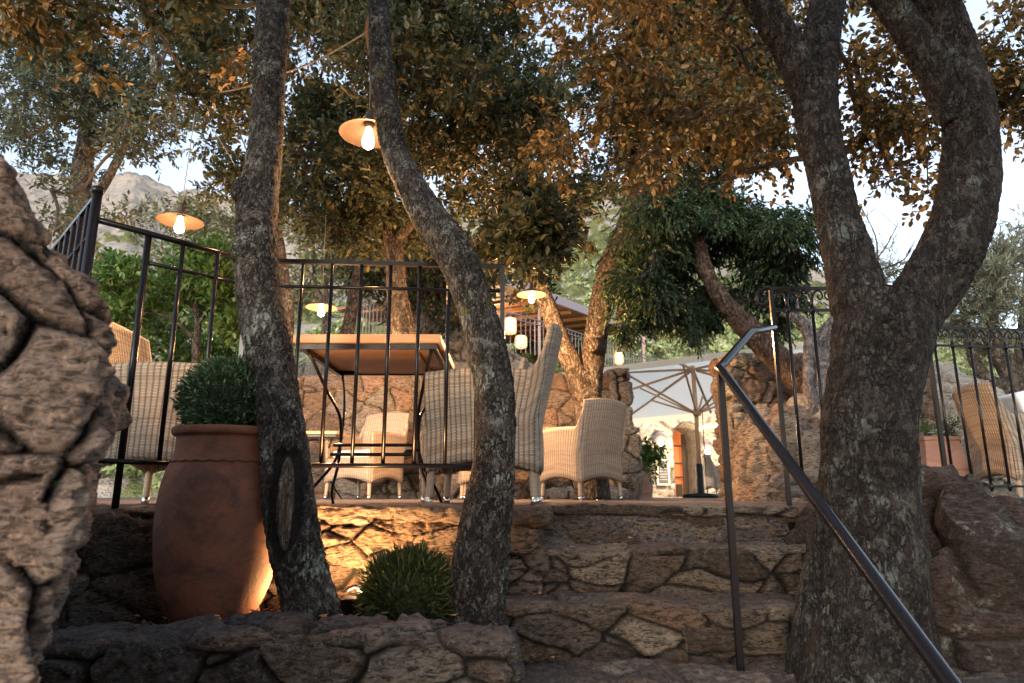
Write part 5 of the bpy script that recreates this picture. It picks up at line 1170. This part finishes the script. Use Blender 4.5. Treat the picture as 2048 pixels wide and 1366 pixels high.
ll = rail_thing('short black railing panel seen almost edge on above the big stone wall at the left', (far_.x, far_.y, 0))
MB().tube([at_z(L0, 1.18), far_], 0.011, 4).build('top_rail', BLACK, ll, False, world=True)
for z in (1.02, .2): MB().tube([at_z(L0, z), at_z(far_, z)], 0.009, 6).build('cross_rail', BLACK, ll, world=True)
for k in range(1, 8):
    q = at_z(L0, 0).lerp(at_z(far_, 0), k / 7.5); MB().tube([at_z(q, 1.18), at_z(q, .1)], 0.009, 6).build('baluster', BLACK, ll, world=True)
# wall under the left railing
ax_ = (at_z(K, 0) - at_z(L0, 0)); Ln = ax_.length; ux, uy = ax_.x / Ln, ax_.y / Ln
def lmap(V):
    V = V.copy(); a, b = V[:, 0].copy(), V[:, 1].copy(); V[:, 0] = L0.x + ux * a - uy * b; V[:, 1] = L0.y + uy * a + ux * b; return V
lwall = stonework('terrace_retaining_wall', (-.6, -.04, -.8), (Ln + .15, 1.0, -.005), S_dark, (.28, .3, .15), .03, .014, .03, .02, 35, lmap, gap=.1)
tag(lwall, 'dark shaded retaining wall under the left railing, behind the big terracotta pot', 'wall')

def scroll_rail(p0, p1, label, bars, post_px=None):
    t = rail_thing(label, (p0.x, p0.y, 0)); ZS = 0.965; d = (p1 - p0).normalized()
    MB().tube([p0 + Vector((0, 0, .0)), p1], 0.0115, 4).build('top_rail', BLACK, t, False, world=True)
    for z in (ZS, .10): MB().tube([at_z(p0, z), at_z(p1, z)], 0.0095, 4).build('cross_rail', BLACK, t, False, world=True)
    for s_ in bars:
        q = p0 + d * s_; bl_ = MB().tube([at_z(q, ZS + .03), at_z(q, .07)], 0.0085, 7); 
        for z in (ZS, .10): bl_.lathe([(.001, -.02), (.012, -.016), (.015, 0), (.012, .016), (.001, .02)], at_z(q, z), 8)
        b_ = bl_.build('baluster', BLACK, t, world=True)
        for sg in (-1, 1):
            c = [(0, -.095), (.006 , -.05), (.018, -.022), (.037, -.012), (.054, -.024), (.057, -.045), (.045, -.058), (.033, -.048), (.036, -.038)]
            MB().tube([q + d * (sg * x) + Vector((0, 0, z)) for x, z in c], [.007, .006, .0055, .005, .0045, .004, .004, .005, .006], 6, smooth=5).build('scroll', BLACK, t, world=True)
    return t, d
s0 = PZ(1541, 577, ZT); s1 = s0 + Vector((.62, 0.0, 0))
orl, dd_ = scroll_rail(s0, s1, 'scrolled black railing at the top of the steps, left of the forked oak', [.075 + .128 * k for k in range(5)])
MB().tube([at_z(s0, ZT), at_z(s0, -.17)], 0.0135, 4).build('post', BLACK, orl, False, world=True)
MB().tube([s0 + Vector(v) for v in [(.0, 0, .002), (-.03, 0, -.001), (-.062, 0, -.018), (-.078, 0, -.05), (-.068, 0, -.08), (-.04, 0, -.09), (-.022, 0, -.07), (-.034, 0, -.05), (-.048, 0, -.06)]], [.011, .011, .010, .009, .008, .008, .007, .008, .01], 7, smooth=6).build('volute', BLACK, orl, world=True)
r0 = PZ(1835, 654, ZT); r1 = PZ(2060, 661, ZT); r1 = r0 + (r1 - r0) * 1.5
orr, dr_ = scroll_rail(r0, r1, 'scrolled black railing on the right edge in front of the wicker chair', [.10 + .122 * k for k in range(9)])
q = r0 + dr_ * .055; MB().tube([at_z(q, ZT - .02), at_z(q, -.14)], 0.016, 4).build('post', BLACK, orr, False, world=True)
# handrail of the steps
h1 = P(1440, 735, 2.55); h2 = P(1502, 664, 2.95); h3 = at_z(s0, P(1541, 655, s0.y).z); h0 = P(1900, 1366, 1.3)
h00 = h1 + (h0 - h1) * 1.5
hr = empty('stair_handrail', (h1.x, h1.y, -.54), 'shiny black tubular handrail slanting down in front of the forked oak', 'railing')
pts_ = [h3, h2 + (h3 - h2) * .06, h2 + (h1 - h2) * .06, h1 + (h2 - h1) * .08, h1 + (h00 - h1) * .02, h00]
MB().tube([h3, h2 + (h3 - h2) * .05, h2 + (h1 - h2) * .05, h1 + (h2 - h1) * .07, h1 + Vector((-.006, -.008, -.003)), h1 + (h0 - h1) * .035, h0, h00], 0.0165, 14).build('grip_rail', BLACK, hr, world=True)
MB().tube([h1 + Vector((0, 0, -.01)), at_z(h1, -.56)], 0.0155, 4).build('post', BLACK, hr, False, world=True)
q = h00; MB().tube([q, at_z(q, -1.3)], 0.0155, 4).build('post', BLACK, hr, False, world=True)
# dark hose behind the forked oak
m_ = MB(); m_.tube([P(1840, 1070, 2.62), P(1858, 1105, 2.6), P(1868, 1160, 2.6), P(1872, 1220, 2.6), P(1878, 1290, 2.6)], .006, 7, smooth=6); o_ = m_.build('hose', mat_simple('black_rubber', (.015, .014, .013), .6), None); tag(o_, 'thin black hose hanging down the right side of the forked oak trunk', 'hose')

# ------------------------------------------------------------------ hanging lamps and cables
def pendant(px, py, Y, label, cordtop, power, Rd=.145, dz=-.2):
    c = P(px, py, Y); o = empty('hanging_lamp', c, label, 'lamp', 'bare bulb lamps hanging from the trees')
    MB().lathe([(.022, .062), (.03, .058), (Rd * .55, .035), (Rd, 0.0), (Rd + .003, .001), (Rd * .56, .039), (.03, .064), (.022, .066)], c + Vector((0, 0, .01)), 40).build('shade', COPPER, o, world=True)
    MB().lathe([(.001, .135), (.012, .13), (.02, .10), (.021, .075), (.026, .07), (.026, .055), (.017, .035), (.001, .034)], c + Vector((0, 0, .01)), 18).build('socket', DARKW, o, world=True)
    MB().lathe(catmull([(a, 0, b) for a, b in [(.001, .045), (.012, .042), (.014, .03), (.02, .005), (.029, -.03), (.031, -.048), (.026, -.068), (.012, -.08), (.001, -.083)]], 3)[:, [0, 2]], c + Vector((0, 0, .01)), 22).build('bulb', BULB, o, world=True)
    t = P(*cordtop, Y); MB().tube([c + Vector((0, 0, .13)), t], .0028, 5).build('cord', CORD, o, world=True)
    light('lamp_light', c + Vector((0, 0, dz)), power * 1.0, r=.04, parent=o, col=(1, .50, .2)); return c, t
_, k1 = pendant(360, 446, 4.3, 'hanging lamp at the left against the mountain, above the left railing', (396, 186), 15, dz=-.32)
pendant(737, 272, 3.15, 'biggest hanging lamp, half hidden by the upper trunk of the curving oak', (741, 120), 13, dz=-.34)
pendant(643, 618, 6.2, 'small hanging lamp low between the scarred trunk and the leaning orange trunk', (652, 430), 85, dz=-.42)
pendant(1063, 592, 6.6, 'small hanging lamp beside the two stemmed oak, above the dark chair back', (1059, 470), 115, dz=-.42)
def cable(pts, label, r=.0045):
    m_ = MB(); m_.tube([P(*p) for p in pts], r, 6, smooth=8); tag(m_.build('cable', CORD, None), label, 'cable')
cable([(395, 184, 4.3), (440, 184, 3.8), (490, 174, 3.3), (560, 150, 3.15), (640, 118, 3.05), (735, 64, 3.0)], 'pale cable sagging from the left lamp cord across to the curving oak trunk')
cable([(397, 188, 4.3), (430, 262, 3.6), (470, 330, 2.72)], 'thin wire slanting from the left lamp cord down to the scarred trunk', .002)
cable([(1085, 442, 7.0), (1150, 438, 7.1), (1205, 428, 7.2), (1258, 408, 7.3)], 'thin cable between the lamp and the two stemmed oak')

def lantern(px, py, Y, r, h, label):
    c = P(px, py, Y); o = empty('lantern', c, label, 'lantern', 'glowing paper lanterns of the upper terrace')
    MB().lathe([(r * .6, h / 2), (r * .92, h * .42), (r, h * .3), (r, -h * .3), (r * .92, -h * .42), (r * .6, -h / 2)], c, 24).build('paper', LANT, o, world=True)
    for z in (h * .5, h * .05, -h * .5): MB().tube([c + Vector((r * (1.02 if abs(z) < h * .3 else .62) * math.cos(a), r * (1.02 if abs(z) < h * .3 else .62) * math.sin(a), z)) for a in np.linspace(0, 2 * np.pi, 21)], r * .03, 4, caps=False).build('hoop', GREYM, o, world=True)
    MB().tube([c + Vector((0, 0, h / 2)), c + Vector((0, 0, h / 2 + .7))], .012, 4).build('hanging_cord', GREYM, o, world=True)
    light('lantern_light', c + Vector((0, -r * 2.2, -.05)), 3, r=.1, parent=o, col=(1, .6, .3))
lantern(1020, 652, 17.4, .17, .44, 'largest glowing paper lantern behind the upper railing')
lantern(1042, 684, 18.6, .17, .36, 'glowing paper lantern just below and right of the largest one')
lantern(1238, 717, 26, .17, .48, 'small glowing paper lantern at the top of the pillar end')
lantern(920, 628, 16.5, .12, .2, 'tiny glowing lantern left of the curving oak trunk on the upper terrace')

# spotlights in the planting bed
def uplight(px, py, Y, label, power, target, dz=.05, ang=130, r=.03):
    c = P(px, py, Y); o = empty('ground_spotlight', c, label, 'spotlight', 'ground spotlights')
    MB().lathe([(.001, -.05), (.04, -.05), (.05, -.03), (.055, .03), (.06, .035), (.052, .04), (.045, .02), (.001, .02)], c, 22).build('housing', BLACK, o, world=True)
    MB().lathe([(.001, .024), (.043, .024)], c, 20).build('lens', mat_emit('lit_lens', (1, .75, .45), 12), o, world=True)
    light('spot_light', c + Vector((0, 0, dz)), power, r=r, kind='SPOT', target=target, angle=ang, parent=o, col=(1, .52, .2))
    return o, c
u1, c_ = uplight(668, 1222, 2.74, 'lit ground spotlight hidden behind the foot of the scarred trunk', 17, P(700, 600, 3.2), ang=170)
u2, c_ = uplight(708, 1216, 2.66, 'curved metal hood of a lit ground spotlight left of the low round bush', 13, P(760, 1000, 3.0), ang=170)
MB().tube([c_ + Vector((.0 + .05 * math.cos(a), 0, .075 * math.sin(a))) for a in np.linspace(-.3, 2.2, 12)], .008, 5).build('hood', BLACK, u2, world=True)
u3, c_ = uplight(1690, 1300, 2.80, 'ground spotlight behind the big forked oak throwing warm light up into the leaves', 95, P(1400, 60, 3.2), ang=110)
u4, c_ = uplight(600, 1222, 2.66, 'ground spotlight between the pot and the scarred trunk', 6, P(480, 1100, 2.6), ang=170)

# ------------------------------------------------------------------ umbrellas
def umbrella(px, Y, zc, half, rot, tilt, label, detailed=True, zpole=0):
    b0 = P(px, 990, Y); o = empty('parasol', (b0.x, b0.y, zpole), label, 'umbrella', 'pale canvas parasols')
    cx, cy = b0.x, b0.y; Rm = Matrix.Rotation(rot, 3, 'Z'); Tm = Matrix.Rotation(tilt, 3, 'X')
    def T(x, y, z): v = Tm @ (Rm @ Vector((x, y, z))); return Vector((cx + v.x, cy + v.y, zc + v.z))
    n = 24; V = []; hgt = 0.42
    for i in range(n + 1):
        for j in range(n + 1):
            x = (i / n * 2 - 1) * half; y = (j / n * 2 - 1) * half; m_ = max(abs(x), abs(y)) / half
            V.append(tuple(T(x, y, hgt * (1 - m_) - .05 * math.sin(math.pi * m_) * (1 - abs(abs(x) - abs(y)) / half * .8))))
    idx = np.arange((n + 1) ** 2).reshape(n + 1, n + 1); f = np.stack([idx[:-1, :-1], idx[1:, :-1], idx[1:, 1:], idx[:-1, 1:]], -1).reshape(-1, 4)
    V = np.array(V); N_ = len(V); V2 = V; lp = np.concatenate([idx[:, 0], idx[-1, 1:], idx[-2::-1, -1], idx[0, -2:0:-1]]); nx = np.roll(lp, -1)
    F = f
    cn = mesh_obj('canopy', V2, F, FABRIC, o, False, world=True)
    v = MB(); 
    for k in range(4):
        a, b = [(half, half), (-half, half), (-half, -half), (half, -half)][k], [(-half, half), (-half, -half), (half, -half), (half, half)][k]
        p, q = T(*a, 0.0), T(*b, 0.0); dn = Vector((0, 0, -.10)); v.add([tuple(p), tuple(q), tuple(q + dn), tuple(p + dn)], [(0, 1, 2, 3)])
    v.build('valance', FABRIC, cn, False, world=True)
    hub = T(0, 0, -.42); top = T(0, 0, hgt)
    MB().tube([(cx, cy, zpole + .02), (cx, cy, hub.z - .05), tuple(top)], .036, 14).build('pole', POLE, o, world=True)
    MB().lathe([(.001, -.06), (.06, -.06), (.075, 0), (.06, .06), (.001, .06)], hub, 16).build('hub', POLE, o, world=True)
    MB().lathe([(.001, .1), (.04, .08), (.055, .03), (.04, 0), (.001, -.02)], top + Vector((0, 0, .02)), 14).build('finial', FABRIC, o, world=True)
    for x, y in ((1, 1), (1, -1), (-1, 1), (-1, -1), (1, 0), (-1, 0), (0, 1), (0, -1)):
        e = T(x * half * .98, y * half * .98, -.03); s_ = T(x * .05, y * .05, hgt - .09); mid = s_.lerp(e, .52)
        rb_ = MB().tube([s_, e], .024, 4).build('rib', POLE, o, False, world=True)
        MB().tube([hub + (e - s_).normalized() * .05, mid + Vector((0, 0, -.03))], .02, 4).build('strut', POLE, rb_, False, world=True)
    MB().lathe([(.001, 0), (.3, 0), (.3, .06), (.06, .08), (.055, .55), (.04, .56)], (cx, cy, zpole), 24).build('base', BLACK, o, world=True)
    MB().tube([(cx + .09, cy - .05, zpole + .35), (cx + .09, cy - .05, hub.z)], .008, 5).build('cord', BLACK, o, world=True)
    return o
umbrella(1402, 11.6, 1.83, 1.8, R(-24), R(-7), 'large square pale canvas parasol on a wooden pole beyond the opening')
umbrella(1524, 16.2, 1.70, 1.15, R(0), R(0), 'second smaller pale parasol, a white sliver right of the large parasol pole')

# ------------------------------------------------------------------ fallen leaves
rs = np.random.RandomState(8); n = 500; x = rs.uniform(-1.75, -.05, n); y = rs.uniform(2.3, 2.95, n); z = -.405 + rs.uniform(0, .03, n)
a = rs.uniform(0, 6.28, n); d = np.stack([np.cos(a), np.sin(a), rs.uniform(-.3, .5, n)], 1) * rs.uniform(.012, .024, (n, 1)); s_ = np.stack([-np.sin(a), np.cos(a), rs.uniform(-.5, .5, n)], 1) * rs.uniform(.007, .013, (n, 1)); o3 = np.stack([x, y, z], 1)
V = np.stack([o3 - d, o3 + s_ - [0, 0, .004], o3 + d, o3 - s_ - [0, 0, .004]], 1).reshape(-1, 3)
tag(mesh_obj('fallen_leaves', V, np.arange(4 * n).reshape(-1, 4), L_dead, None, False, col=np.repeat(rs.uniform(size=(n, 3)), 4, axis=0)), 'dry fallen leaves scattered on the soil of the planting bed', 'leaves', kind='stuff')

rs = np.random.RandomState(12); n = 46; st_ = [(2.36, 2.68, -.50), (2.74, 3.02, -.325), (3.1, 3.3, -.145), (3.4, 4.6, .02), (2.1, 2.3, -.31)]
o3 = []
for k in range(n):
    a_ = st_[rs.randint(0, 5)]; o3.append((rs.uniform(-1.2, .0) if a_[0] < 2.2 else rs.uniform(.05, 1.15), rs.uniform(a_[0], a_[1]), a_[2] + rs.uniform(0, .008)))
o3 = np.array(o3); a = rs.uniform(0, 6.28, n); d = np.stack([np.cos(a), np.sin(a), rs.uniform(-.2, .3, n)], 1) * rs.uniform(.012, .022, (n, 1)); s_ = np.stack([-np.sin(a), np.cos(a), rs.uniform(-.3, .3, n)], 1) * rs.uniform(.006, .011, (n, 1))
V = np.stack([o3 - d, o3 + s_ - [0, 0, .003], o3 + d, o3 - s_ - [0, 0, .003]], 1).reshape(-1, 3)
tag(mesh_obj('fallen_leaves', V, np.arange(4 * n).reshape(-1, 4), L_dead, None, False, col=np.repeat(rs.uniform(size=(n, 3)), 4, axis=0)), 'a few dry leaves lying on the stone steps and kerb', 'leaves', kind='stuff')
